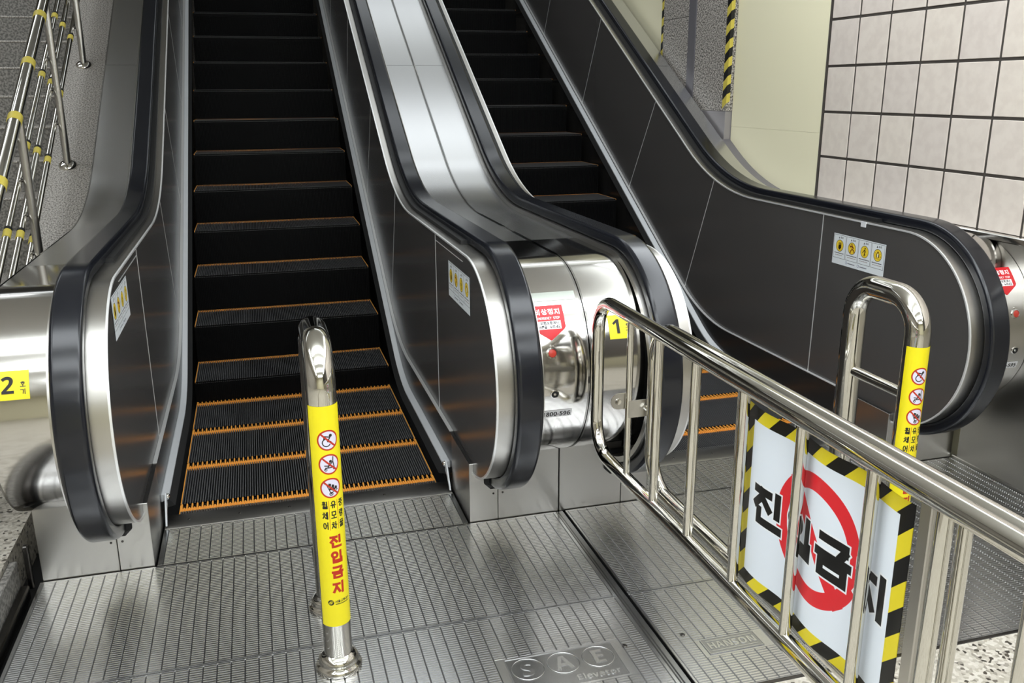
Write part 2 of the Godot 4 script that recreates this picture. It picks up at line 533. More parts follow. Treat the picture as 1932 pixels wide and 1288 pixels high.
func _materials() -> void:
	mat("steel", Color(0.79, 0.78, 0.765), 0.10, 1.0)
	mat("steel_polished", Color(0.83, 0.82, 0.79), 0.045, 1.0)
	mat("steel_brushed", Color(0.74, 0.73, 0.71), 0.30, 1.0)
	mat("steel_deck", Color(0.82, 0.82, 0.82), 0.25, 1.0)
	mat("steel_dark", Color(0.36, 0.35, 0.34), 0.24, 1.0)
	mat("steel_edge", Color(0.90, 0.90, 0.895), 0.28, 0.45)
	mat("panel_dark", Color(0.365, 0.355, 0.348), 0.20, 0.35)
	mat("skirt_dark", Color(0.20, 0.195, 0.19), 0.24, 0.35)
	mat("belt", Color(0.075, 0.083, 0.108), 0.2)
	mat("step_black", Color(0.03, 0.03, 0.032), 0.55)
	M.step_black.metallic_specular = 0.22
	mat("cleat", Color(0.43, 0.43, 0.435), 0.4, 0.5)
	mat("orange", Color(0.97, 0.66, 0.27), 0.5)
	mat("black", Color(0.05, 0.05, 0.05), 0.6)
	mat("bristle", Color(0.07, 0.07, 0.07), 0.9)
	mat("brush_bar", Color(0.80, 0.81, 0.82), 0.4, 0.1)
	mat("plate_rib", Color(0.87, 0.87, 0.87), 0.22, 1.0)
	mat("plate_base", Color(0.46, 0.46, 0.46), 0.34, 1.0)
	mat("plate_mid", Color(0.68, 0.68, 0.68), 0.26, 1.0)
	mat("white_paint", Color(0.88, 0.88, 0.86), 0.7)
	mat("ceiling_white", Color(0.94, 0.94, 0.93), 0.8)
	mat("yellow", Color(0.93, 0.85, 0.10), 0.4)
	mat("tape_yellow", Color(0.83, 0.76, 0.32), 0.5)
	mat("tape_black", Color(0.05, 0.05, 0.055), 0.5)
	mat("ink", Color(0.04, 0.04, 0.05), 0.5)
	mat("red_button", Color(0.72, 0.22, 0.17), 0.35)
	mat("white_print", Color(0.92, 0.92, 0.92), 0.45)
	mat("label_silver", Color(0.86, 0.86, 0.87), 0.5)
	mat("grout", Color(0.27, 0.25, 0.23), 0.9)
	mat("cream", Color(0.95, 0.925, 0.80), 0.5)
	var g := mat("glow", Color(0.95, 0.95, 0.93), 0.5)
	g.emission_enabled = true; g.emission = Color(0.955, 0.98, 1.0); g.emission_energy_multiplier = 2.6
	g = mat("glow_soft", Color(0.95, 0.95, 0.93), 0.5)
	g.emission_enabled = true; g.emission = Color(0.955, 0.98, 1.0); g.emission_energy_multiplier = 1.0
	for i in 3:
		var c: Color = [Color(0.88, 0.84, 0.80), Color(0.865, 0.825, 0.79), Color(0.89, 0.85, 0.805)][i]
		var t := mat("tile%d" % i, c, 0.38)
		t.albedo_texture = noise_tex(0.02, [[0.2, Color(0.97, 0.965, 0.965)], [0.7, Color(1, 1, 1)]], 256, FastNoiseLite.TYPE_SIMPLEX, 4, 7 + i)
		tri_planar(t, 2.3)
	var gr := mat("granite", Color.WHITE, 0.45)
	gr.albedo_texture = noise_tex(0.09, [[0.22, Color(0.34, 0.32, 0.30)], [0.38, Color(0.58, 0.56, 0.53)], [0.52, Color(0.72, 0.70, 0.67)], [0.75, Color(0.80, 0.78, 0.75)]], 512, FastNoiseLite.TYPE_SIMPLEX, 4, 3)
	tri_planar(gr, 2.0)
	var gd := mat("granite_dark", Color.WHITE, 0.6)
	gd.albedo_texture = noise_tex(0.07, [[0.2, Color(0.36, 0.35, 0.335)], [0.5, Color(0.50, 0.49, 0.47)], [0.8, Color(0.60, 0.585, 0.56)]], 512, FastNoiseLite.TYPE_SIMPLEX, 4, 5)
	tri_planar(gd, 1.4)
	var gp := mat("granite_pink", Color.WHITE, 0.4)
	gp.albedo_texture = noise_tex(0.10, [[0.25, Color(0.24, 0.225, 0.21)], [0.42, Color(0.52, 0.50, 0.475)], [0.55, Color(0.66, 0.635, 0.61)], [0.72, Color(0.80, 0.78, 0.75)]], 512, FastNoiseLite.TYPE_SIMPLEX, 4, 9)
	tri_planar(gp, 1.35)
	var te := mat("terrazzo", Color.WHITE, 0.4)
	te.albedo_texture = noise_tex(0.11, [[0.0, Color(0.20, 0.185, 0.16)], [0.085, Color(0.30, 0.275, 0.24)], [0.10, Color(0.66, 0.635, 0.58)], [0.45, Color(0.74, 0.715, 0.665)], [0.80, Color(0.82, 0.80, 0.755)], [0.82, Color(0.58, 0.555, 0.51)], [0.88, Color(0.60, 0.575, 0.53)], [0.89, Color(0.80, 0.78, 0.735)]], 512, FastNoiseLite.TYPE_CELLULAR, 1, 11)
	tri_planar(te, 1.9)

# ------------------------------------------------------------------ the room
func _setting() -> void:
	var b := MB.new()
	b.box(Vector3(-4.0, -0.12, 1.505), Vector3(2.9, 0.0, 8.2))
	struct("floor", b, M.terrazzo, "speckled beige terrazzo floor in front of the steel landing plates")
	b = MB.new()
	b.box(Vector3(-0.95, -0.4, -8.5), Vector3(2.69, -0.03, 1.505))
	struct("floor_pit", b, M.black, "dark pit under the landing plates and steps")
	b = MB.new()
	b.box(Vector3(-4.0, -0.1, -0.9), Vector3(-0.955, 0.12, 8.2))
	var step := struct("floor_raised", b, M.terrazzo, "slightly raised terrazzo floor left of the steel landing plates")
	b = MB.new()
	b.cbox(Vector3(-0.954, 0.0, 0.44), Vector3(-0.93, 0.105, 1.5), 0.003)
	put("stone_edge", b, M.granite_dark, step)
	b = MB.new()
	b.cbox(Vector3(-0.928, -0.02, 0.46), Vector3(-0.902, 0.028, 1.6), 0.004)
	put("metal_angle", b, M.steel_dark, step)
	b = MB.new()
	b.cbox(Vector3(-0.912, 0.0, 0.420), Vector3(-0.896, 0.15, 0.440), 0.003)
	put("corner_strip", b, M.steel_dark, step)
	# ceiling and the walls that are out of view
	b = MB.new()
	b.box(Vector3(-4.0, 3.0, -1.45), Vector3(2.9, 3.15, 8.2))
	b.ext(PackedVector2Array([Vector2(-1.45, 3.0), Vector2(-9.0, 7.36), Vector2(-9.0, 7.55), Vector2(-1.45, 3.16)]), -4.0, 2.9)
	struct("ceiling", b, M.ceiling_white)
	b = MB.new()
	b.box(Vector3(-4.2, -0.2, -9.0), Vector3(-4.0, 7.6, 8.2))
	struct("wall_left", b, M.granite)
	b = MB.new()
	b.box(Vector3(-4.2, -0.2, 8.2), Vector3(2.9, 3.2, 8.4))
	struct("wall_front", b, M.cream)
	b = MB.new()
	b.box(Vector3(-4.2, -0.2, -9.2), Vector3(2.9, 7.6, -9.0))
	struct("wall_back", b, M.granite)
	_lamps()
	# right wall: cream panels, then tiles
	b = MB.new()
	b.box(Vector3(2.69, -0.2, -9.0), Vector3(2.9, 7.6, 8.2))
	var wall := struct("wall_right", b, M.cream, "right wall of cream panels and beige square tiles")
	b = MB.new()
	b.box(Vector3(2.672, 0.95, -0.748), Vector3(2.689, 3.0, 8.2))
	put("grout_bed", b, M.grout, wall)
	b = MB.new()
	b.cbox(Vector3(2.662, 0.2, -0.7505), Vector3(2.689, 3.0, -0.7455), 0.001)
	put("board_edge", b, M.grout, wall)
	var rng := RandomNumberGenerator.new()
	rng.seed = 4
	var tb := MB.new()
	tb.cbox(Vector3(-0.004, -0.1030, -0.1028), Vector3(0.002, 0.1030, 0.1028), 0.0015)
	var tm := tb.mesh()
	for j in 9:
		for k in 18:
			var o := put("tile", tm, M["tile%d" % rng.randi_range(0, 2)], wall)
			o.position = Vector3(2.6715 + rng.randf_range(-0.0008, 0.0008), 0.9672 + 0.2187 * (j + 0.5), -0.742 + 0.2185 * (k + 0.5))
	for k in 3:
		var z1: float = [-0.752, -2.60, -4.4][k]
		var z0: float = [-1.645, -4.39, -6.4][k]
		for j in 5:
			var zz := z0
			var y0 := 0.2 + j * 1.10
			b = MB.new()
			b.cbox(Vector3(2.6635, y0 + 0.0004, zz), Vector3(2.6895, y0 + 1.0996, z1), 0.0004)
			put("cream_panel", b, M.cream, wall)
	b = MB.new()
	b.cbox(Vector3(2.655, 0.0, 0.425), Vector3(2.689, 0.945, 8.2), 0.004)
	put("steel_plinth", b, M.steel_brushed, wall)
	b = MB.new()
	b.cbox(Vector3(2.63, 0.945, -0.7), Vector3(2.689, 0.972, 8.2), 0.004)
	put("steel_sill", b, M.steel, wall)
	# granite pilaster with hazard tape on its edges
	var pil := thing("pilaster", "grey granite pilaster with a steel strip and hazard tape beside the right escalator", "pilaster", Vector3(2.6885, 0, -2.12))
	b = MB.new()
	b.box(Vector3(-0.064, 1.39, -0.465), Vector3(0, 2.95, -0.068))
	b.box(Vector3(-0.064, 1.39, 0.037), Vector3(0, 2.95, 0.468))
	put("granite_slab", b, M.granite_pink, pil)
	b = MB.new()
	b.cbox(Vector3(-0.068, 1.0, -0.066), Vector3(0, 2.95, 0.035), 0.002)
	put("steel_strip", b, mat("strip_grey", Color(0.46, 0.45, 0.47), 0.35, 0.3), pil)
	b = MB.new()
	b.cbox(Vector3(-0.067, 1.0, 0.039), Vector3(0, 1.388, 0.468), 0.002)
	b.cbox(Vector3(-0.067, 1.0, -0.467), Vector3(0, 1.388, -0.070), 0.002)
	put("steel_base", b, mat("base_grey", Color(0.60, 0.585, 0.59), 0.4, 0.3), pil)
	for y in [1.96, 2.43]:
		b = MB.new()
		b.box(Vector3(-0.0645, y, -0.464), Vector3(-0.05, y + 0.004, -0.069))
		put("stone_joint", b, M.grout, pil)
	for side in [0.421, -0.470]:
		var y := 1.40
		var i := 0
		while y < 2.85:
			b = MB.new()
			var t := 0.052
			var w := 0.049
			var sh := 0.034
			var x := -0.0652
			# slanted stripes of a tape folded round the corner
			if side > 0:
				b.quad(Vector3(x, y, side), Vector3(x, y + sh, side + w), Vector3(x, y + sh + t, side + w), Vector3(x, y + t, side), Vector3.LEFT)
				b.quad(Vector3(x, y + sh, side + w), Vector3(-0.042, y + sh + 0.012, side + w), Vector3(-0.042, y + sh + 0.012 + t, side + w), Vector3(x, y + sh + t, side + w), Vector3.BACK)
			else:
				b.quad(Vector3(x, y, side), Vector3(x, y + 0.018, side + 0.032), Vector3(x, y + 0.018 + t, side + 0.032), Vector3(x, y + t, side), Vector3.LEFT)
			put("hazard_tape", b, M.tape_yellow if i % 2 == 0 else M.tape_black, pil)
			y += t
			i += 1

# ------------------------------------------------------------------ steel floor plates
func _ribbed(called: String, x0: float, x1: float, z0: float, z1: float, holes: Array, parent: Node, label: String) -> MeshInstance3D:
	var b := MB.new()
	b.box(Vector3(x0 + 0.0015, -0.028, z0 + 0.002), Vector3(x1 - 0.0015, -0.002, z1 - 0.002))
	var o := put(called, b, M.plate_base, parent, label)
	var r := MB.new()
	var nx := int((x1 - x0 - 0.012) / 0.0368)
	var nz := int((z1 - z0 - 0.010) / 0.0102)
	var ox := (x1 - x0 - nx * 0.0368) / 2.0
	var oz := (z1 - z0 - nz * 0.0102) / 2.0
	for i in nx:
		for j in nz:
			var x := x0 + ox + i * 0.0368
			var z := z0 + oz + j * 0.0102
			var skip := false
			for h in holes:
				if x + 0.033 > h.position.x and x < h.end.x and z + 0.008 > h.position.y and z < h.end.y:
					skip = true
			if not skip:
				r.box(Vector3(x + 0.0016, -0.0022, z + 0.0016), Vector3(x + 0.0352, 0.0, z + 0.0086), 0.0008, false)
	# plain margin round the ribs
	r.box(Vector3(x0 + 0.002, -0.002, z0 + 0.002), Vector3(x1 - 0.002, 0.0, z0 + oz - 0.001), 0.0005, false)
	r.box(Vector3(x0 + 0.002, -0.002, z1 - oz + 0.001), Vector3(x1 - 0.002, 0.0, z1 - 0.002), 0.0005, false)
	r.box(Vector3(x0 + 0.002, -0.002, z0 + oz), Vector3(x0 + ox - 0.001, 0.0, z1 - oz), 0.0005, false)
	r.box(Vector3(x1 - ox + 0.001, -0.002, z0 + oz), Vector3(x1 - 0.002, 0.0, z1 - oz), 0.0005, false)
	var q := put("ribs", r, M.plate_rib, o)
	q.set_meta("kind", "stuff")
	return o

func _screw(parent: Node, at: Vector3, up := Vector3.UP, r := 0.007) -> void:
	var b := MB.new()
	b.lathe(at, PackedVector2Array([Vector2(r, -0.001), Vector2(r, 0.001), Vector2(r * 0.75, 0.0022), Vector2(r * 0.35, 0.0022), Vector2(r * 0.3, 0.0008), Vector2(0, 0.0008)]), 14, up)
	put("screw", b, M.steel_dark, parent)

func _floor_plates() -> void:
	var lie := Basis(Vector3.RIGHT, -PI / 2)
	var land := thing("landing_plates", "ribbed steel landing plates covering the floor in front of both escalators", "floor plates")
	_ribbed("floor_plate", -0.888, 0.868, 0.402, 1.0, [], land, "")
	var a := _ribbed("floor_plate", -0.888, 0.868, 1.0, 1.5, [Rect2(0.435, 1.212, 0.33, 0.16)], land, "steel plate with raised round letter emblems")
	_ribbed("floor_plate", 0.902, 2.652, 0.402, 1.0, [], land, "")
	var c := _ribbed("floor_plate", 0.902, 2.652, 1.0, 1.5, [Rect2(0.995, 1.28, 0.185, 0.08)], land, "steel plate with a small raised name badge")
	for q in [[0.8685, 0.8765], [0.8775, 0.8955]]:
		var b := MB.new()
		b.cbox(Vector3(q[0], -0.02, 0.402), Vector3(q[1], -0.0005, 1.5), 0.002)
		put("seam_track", b, M.plate_mid, land)
	var e := MB.new()
	e.cbox(Vector3(-0.888, -0.02, 1.4985), Vector3(2.652, 0.0015, 1.512), 0.002)
	put("end_trim", e, M.steel_dark, land)
	e = MB.new()
	e.cbox(Vector3(2.652, -0.02, 0.402), Vector3(2.668, 0.012, 1.51), 0.003)
	put("side_trim", e, M.steel_brushed, land)
	for q in [[a, 0.788, 1.248], [c, 0.969, 1.246], [a, -0.34, 1.1], [c, 1.9, 1.1]]:
		_screw(q[0], Vector3(q[1], 0.0, q[2]))
	# emblem plate: three ringed letters and a word under them
	var b := MB.new()
	b.box(Vector3(0.4142, -0.0035, 1.2096), Vector3(0.7802, -0.0010, 1.3720))
	put("emblem_ground", b, M.plate_rib, a)
	b = MB.new()
	b.box(Vector3(0.9868, -0.0035, 1.2810), Vector3(1.2056, -0.0010, 1.3618))
	put("badge_ground", b, M.plate_rib, c)
	b = MB.new()
	b.cbox(Vector3(0.440, -0.004, 1.217), Vector3(0.754, -0.0008, 1.366), 0.0008)
	put("emblem_plate", b, M.plate_mid, a)
	b = MB.new()
	for s in [[0.440, 0.4415, 1.217, 1.366], [0.7525, 0.754, 1.217, 1.366]]:
		b.box(Vector3(s[0], -0.002, s[2]), Vector3(s[1], 0.0012, s[3]))
	b.box(Vector3(0.440, -0.002, 1.217), Vector3(0.754, 0.0012, 1.2185))
	for i in 3:
		var o := Vector3(0.493 + 0.102 * i, 0.0, 1.2715)
		var p := PackedVector3Array()
		for k in 40:
			p.append(o + Vector3(cos(TAU * k / 40) * 0.045, 0, sin(TAU * k / 40) * 0.045))
		b.tube(p, 0.0013, 6, false, true)
	put("emblem_ring", b, M.plate_rib, a)
	for i in 3:
		text("emblem_letter", "SAE"[i], 0.078, M.plate_rib, a, Transform3D(lie, Vector3(0.493 + 0.102 * i, 0.0, 1.2715)), 0.002)
	text("emblem_word", "Elevator", 0.032, M.plate_rib, a, Transform3D(lie, Vector3(0.672, 0.0, 1.344)), 0.002)
	# name badge
	b = MB.new()
	b.cbox(Vector3(1.002, -0.004, 1.286), Vector3(1.172, 0.0006, 1.353), 0.001)
	put("badge_plate", b, M.plate_mid, c)
	b = MB.new()
	for s in [[1.002, 1.172, 1.286, 1.288], [1.002, 1.172, 1.351, 1.353], [1.002, 1.004, 1.286, 1.353], [1.170, 1.172, 1.286, 1.353]]:
		b.box(Vector3(s[0], 0, s[2]), Vector3(s[1], 0.0016, s[3]))
	for s in [1.296, 1.340]:
		b.box(Vector3(1.014, 0, s), Vector3(1.160, 0.0016, s + 0.003))
	put("badge_rim", b, M.plate_rib, c)
	text("badge_word", "HANSON", 0.040, M.plate_rib, c, Transform3D(lie.scaled(Vector3(0.9, 1, 1)), Vector3(1.087, 0.0008, 1.3195)), 0.002)

# ------------------------------------------------------------------ escalators
const PITCH := 0.0093
const HALF := 0.488

func _nose(s: float) -> Vector2:
	var d := s
	var r := 0.9
	var t := 0.827
	if d < t: return Vector2(-d, 0.0)
	var arc := r * PI / 6
	if d < t + arc:
		var a := (d - t) / r
		return Vector2(-t - r * sin(a), r * (1 - cos(a)))
	var e := d - t - arc
	return Vector2(-t - r * 0.5 - e * 0.866, r * 0.134 + e * 0.5)

func _step_meshes(depth: float, riser: bool) -> Array:
	var body := MB.new()
	body.box(Vector3(-0.492, -0.035, -depth + 0.006), Vector3(0.492, -0.011, -0.002))
	if riser:
		body.box(Vector3(-0.492, -0.214, -0.016), Vector3(0.492, -0.002, -0.006))
	var cl := MB.new()
	var dm := MB.new()
	var k := int(HALF / PITCH)
	for i in range(-k, k + 1):
		var x := i * PITCH
		cl.box(Vector3(x - 0.0024, -0.0115, -depth + 0.065), Vector3(x + 0.0024, 0.0, 0.0), 0.0006, false)
		if riser:
			body.quad(Vector3(x - 0.0022, -0.212, -0.002), Vector3(x + 0.0022, -0.212, -0.002), Vector3(x + 0.0022, -0.002, 0.0), Vector3(x - 0.0022, -0.002, 0.0), Vector3.BACK)
			body.quad(Vector3(x - 0.0022, -0.212, -0.008), Vector3(x - 0.0022, -0.212, -0.002), Vector3(x - 0.0022, -0.002, 0.0), Vector3(x - 0.0022, -0.002, -0.008), Vector3.LEFT)
			body.quad(Vector3(x + 0.0022, -0.212, -0.008), Vector3(x + 0.0022, -0.212, -0.002), Vector3(x + 0.0022, -0.002, 0.0), Vector3(x + 0.0022, -0.002, -0.008), Vector3.RIGHT)
		dm.box(Vector3(x - 0.0030, -0.008, -depth + (0.001 if i % 2 == 0 else 0.034)), Vector3(x + 0.0030, -0.0003, -depth + 0.064), 0.0005, false)
	dm.box(Vector3(-HALF, -0.010, -depth + 0.034), Vector3(HALF, -0.004, -depth + 0.063), 0.0006, false)
	for s in [-1, 1]:
		dm.box(Vector3(s * 0.486 - 0.004, -0.008, -depth + 0.01), Vector3(s * 0.486 + 0.004, -0.0001, -0.004), 0.0006, false)
	return [body.mesh(), cl.mesh(), dm.mesh()]

func _put_step(parent: Node, ms: Array, at: Vector3, stub := false) -> void:
	var o := put("step", ms[0], M.step_black, parent)
	o.position = at
	put("tread_cleats", ms[1], M.cleat, o)
	put("demarcation", ms[2], M.orange, o, "orange toothed edge")

# curved patch on the steel drum (angles in degrees above the level)
func _drum_patch(x0: float, x1: float, a0: float, a1: float, off := 0.0008, widths := []) -> MB:
	var b := MB.new()
	var k := 14
	for i in k:
		var f0 := float(i) / k; var f1 := float(i + 1) / k
		var q := []
		for f in [f0, f1]:
			var a := deg_to_rad(lerpf(a0, a1, f))
			var nn := Vector3(0, sin(a), cos(a))
			var w := 1.0
			for j in range(0, widths.size() - 1):
				if f >= widths[j][0] and f <= widths[j + 1][0]:
					w = lerpf(widths[j][1], widths[j + 1][1], (f - widths[j][0]) / (widths[j + 1][0] - widths[j][0]))
			var m := (x0 + x1) / 2; var h := (x1 - x0) / 2 * w
			var c := Vector3(0, 0.613, 0.35) + nn * (0.35 + off)
			q.append([c + Vector3(m - h, 0, 0), c + Vector3(m + h, 0, 0), nn, 0.5 - w / 2, 0.5 + w / 2, f])
		b.quadn(q[0][0], q[0][1], q[1][1], q[1][0], q[0][2], q[0][2], q[1][2], q[1][2], Vector2(q[0][3], q[0][5]), Vector2(q[0][4], q[0][5]), Vector2(q[1][4], q[1][5]), Vector2(q[1][3], q[1][5]))
	return b

func _on_drum(x: float, a_deg: float, off := 0.0012) -> Transform3D:
	var a := deg_to_rad(a_deg)
	var nn := Vector3(0, sin(a), cos(a))
	return Transform3D(Basis(Vector3.RIGHT, Vector3(0, cos(a), -sin(a)), nn), Vector3(x, 0.613, 0.35) + nn * (0.35 + off))

func _halfplanes(poly: PackedVector2Array, a: Array, b: Array, inset: float) -> Array:
	var ca: Vector2 = a[0]; var da: Vector2 = a[1]; var cb: Vector2 = b[0]; var db: Vector2 = b[1]
	var na := Vector2(-da.y, da.x); var nb := Vector2(-db.y, db.x)   # towards -z
	ca += na * inset; cb -= nb * inset
	return Geometry2D.intersect_polygons(poly, PackedVector2Array([ca + da, cb + db, cb - db, ca - da]))

func _escalator(called: String, cx: float, s0: float, label: String, outs: Array, side_steel: Array) -> Node3D:
	var t := thing(called, label, "escalator", Vector3(cx, 0, 0), "escalators side by side")
	# steps
	var full := _step_meshes(0.405, true)
	var stub := _step_meshes(s0 + 0.045, false)
	_put_step(t, stub, Vector3(0, 0, 0.045), true)
	for k in 19:
		var q := _nose(s0 + 0.405 * k)
		_put_step(t, full, Vector3(0, q.y, q.x))
	# comb plate
	var cp := _ribbed("comb_plate", -0.534, 0.534, 0.135, 0.40, [], t, "ribbed steel comb plate")
	var b := MB.new()
	b.ext(PackedVector2Array([Vector2(0.136, -0.02), Vector2(0.136, 0.002), Vector2(0.125, 0.004), Vector2(0.036, 0.004), Vector2(0.028, 0.002), Vector2(0.028, 0.0012), Vector2(0.06, -0.02)]), -0.53, 0.53)
	for i in range(-52, 53):
		b.box(Vector3(i * PITCH + 0.0026, -0.006, 0.006), Vector3(i * PITCH + 0.0067, 0.0022, 0.032), 0.0008, false)
	put("comb", b, M.steel_brushed, cp)
	for i in 6:
		_screw(cp, Vector3(-0.45 + i * 0.18, 0.004, 0.085), Vector3.UP, 0.005)
	var seams := [[Vector2(2.0, 0.6), Vector2(0, 1.2)], [Vector2(-0.19, 0.62), Vector2(0.02, 1.0)], [Vector2(-1.29, 0.83), Vector2(0.40, 0.92)], [Vector2(-2.175, 1.18), Vector2(0.55, 0.835)]]
	for i in 6:
		seams.append([Vector2(-2.175 - 0.95 * (i + 1), 1.18 + 0.548 * (i + 1)), Vector2(0.52, 0.855)])
	var pan := profile(0.98, -90.0)
	var sk := profile(0.235, 90.0, 0.07, YC, -1.25, 1.2)
	var body := profile(0.9765, -90.0)
	var skr := PackedVector2Array(sk); skr.reverse()
	body.append_array(skr)
	var deck := profile(0.963, -90.0, 0.35, 0.613)
	for si in 2:
		var s: float = [-1.0, 1.0][si]
		var out: float = outs[si]
		# dark inner panels, each a sheet of its own
		for i in seams.size() - 1:
			for piece in _halfplanes(body, seams[i], seams[i + 1], 0.0025):
				b = MB.new()
				b.ext(piece, s * 0.553, s * 0.575)
				put("inner_panel", b, M.panel_dark, t)
		for i in range(1, seams.size() - 1):
			var c: Vector2 = seams[i][0]; var d: Vector2 = seams[i][1]
			var nn := Vector2(-d.y, d.x).normalized() * 0.0030
			for piece in Geometry2D.intersect_polygons(body, PackedVector2Array([c + d + nn, c + d - nn, c - d - nn, c - d + nn])):
				b = MB.new()
				b.ext(piece, s * 0.5522, s * 0.572)
				put("panel_joint", b, M.steel_edge, t)
		b = MB.new()
		b.ext(band(pan, 0.006), s * 0.5495, s * 0.556)
		put("edge_trim", b, M.steel_edge, t)
		b = MB.new()
		b.ext(band(pan, 0.02), s * 0.556, s * 0.706)
		put("handrail_track", b, M.steel_brushed, t)
		b = MB.new()
		b.ext(band(stretch(profile(0.9955, -90.0), 0.14, Z_FAR, false), 0.02), s * 0.584, s * 0.640)
		put("handrail_guide", b, M.black, t)
		# skirt with its bright top line, brush and brush bar
		b = MB.new()
		var low := PackedVector2Array([Vector2(0.3965, 0.232)])
		for q in sk:
			low.append(q - Vector2(0, 0.003))
		for i in range(sk.size() - 1, -1, -1):
			low.append(sk[i] - Vector2(0, 0.62))
		low.append(Vector2(0.3965, -0.02))
		b.ext(low, s * 0.540, s * 0.552)
		put("skirt", b, M.skirt_dark, t)
		b = MB.new()
		b.ext(band(sk, 0.0030), s * 0.5385, s * 0.5525)
		put("skirt_trim", b, M.steel_edge, t)
		var np := profile(0.082, 90.0, 0.05, YC, -1.046, 0.82)
		b = MB.new()
		b.sweep2(np, PackedVector2Array([Vector2(s * 0.537, 0.018), Vector2(s * 0.515, 0.004), Vector2(s * 0.515, -0.003), Vector2(s * 0.541, -0.012), Vector2(s * 0.541, 0.017)]), 0.0, true, true)
		var bar := put("brush_bar", b, M.brush_bar, t)
		b = MB.new()
		b.sweep2(np, PackedVector2Array([Vector2(s * 0.541, -0.012), Vector2(s * 0.516, -0.003), Vector2(s * 0.4945, -0.030), Vector2(s * 0.541, -0.040)]), 0.0, true, true)
		put("bristles", b, M.bristle, bar)
		b = MB.new()
		b.ext(PackedVector2Array([Vector2(0.05, 0.104), Vector2(0.05, 0.06), Vector2(0.075, 0.05), Vector2(0.128, 0.008), Vector2(0.075, 0.085)]), s * 0.521, s * 0.527)
		put("end_guard", b, M.brush_bar, bar)
		b = MB.new()
		b.lathe(Vector3(s * 0.519, 0.092, 0.05), PackedVector2Array([Vector2(0.0, 0.007), Vector2(0.006, 0.005), Vector2(0.009, 0.0), Vector2(0.009, -0.006)]), 16, Vector3(0, 0.35, 0.94))
		put("end_screw", b, M.steel_polished, bar)
		# handrail
		var hp := profile(1.0015, -94.0)
		hp.insert(0, Vector2(0.30, hp[0].y - 0.004))
		hp.insert(1, Vector2(0.345, hp[1].y - 0.001))
		var sec := PackedVector2Array()
		for q in [[0.0285, 0.0085], [-0.0285, 0.0085], [-0.0285, -0.0085], [0.0285, -0.0085]]:
			var a0: float = {0: 0.0, 1: PI / 2, 2: PI, 3: PI * 1.5}[sec.size() / 6]
			for i in 6:
				var a := a0 + PI / 2 * i / 5.0
				sec.append(Vector2(q[0] + cos(a) * 0.0145, q[1] + sin(a) * 0.0145))
		b = MB.new()
		b.sweep2(hp, sec, s * 0.650)
		put("handrail", b, M.belt, t, "black rubber handrail")
		b = MB.new()
		b.cbox(Vector3(s * 0.655 - 0.062, 0.128, 0.36), Vector3(s * 0.655 + 0.062, 0.225, 0.43), 0.022)
		put("handrail_inlet", b, M.black, t)
		# outer deck: drum cover, level stretch, slope
		var cuts := [[9.0, 0.022, true], [0.0195, -2.40, false], [-2.4025, -4.7, false], [-4.7025, Z_FAR, false]]
		for c in cuts:
			b = MB.new()
			var o2 := out
			if s > 0 and side_steel.size() and not c[2]:
				o2 = side_steel[0]
			b.ext(band(stretch(deck, c[0], c[1], c[2]), 0.012), s * 0.703, s * o2)
			put("deck_cover", b, M.steel if c[2] else M.steel_deck, t)
		b = MB.new()
		if s > 0 and side_steel.size():
			b.ext(band(stretch(profile(0.958, -90.0, 0.35, 0.613), 0.018, -1.648), 0.012), side_steel[0] + 0.001, 0.887)
			put("wall_filler", b, M.strip_grey, t)
		else:
			b.ext(band(deck, 0.03), s * (out - 0.006), s * (out - 0.0005))
			put("deck_edge", b, M.steel_brushed, t)
		var inner := profile(0.945, -88.0, 0.35, 0.613)
		var core := PackedVector2Array(inner)
		core.append(Vector2(Z_FAR, inner[inner.size() - 1].y - 1.6)); core.append(Vector2(-1.4, 0.0)); core.append(Vector2(0.2, 0.0))
		b = MB.new()
		b.ext(core, s * 0.577, s * ((side_steel[0] if s > 0 and side_steel.size() else out) - 0.008))
		put("inner_frame", b, M.black, t)
		# pedestal under the newel
		for q in [[0.5385, 0.6445], [0.6465, out]]:
			b = MB.new()
			var xa: float = minf(s * q[0], s * q[1]); var xb: float = maxf(s * q[0], s * q[1])
			b.cbox(Vector3(xa, -0.004, 0.10), Vector3(xb, 0.270 if q[0] > 0.6 else 0.230, 0.398), 0.0015)
			var ped := put("pedestal", b, M.steel_brushed, t)
			_screw(ped, Vector3(s * (0.628 if q[0] < 0.6 else 0.663), 0.105, 0.398), Vector3.BACK, 0.004)
	return t

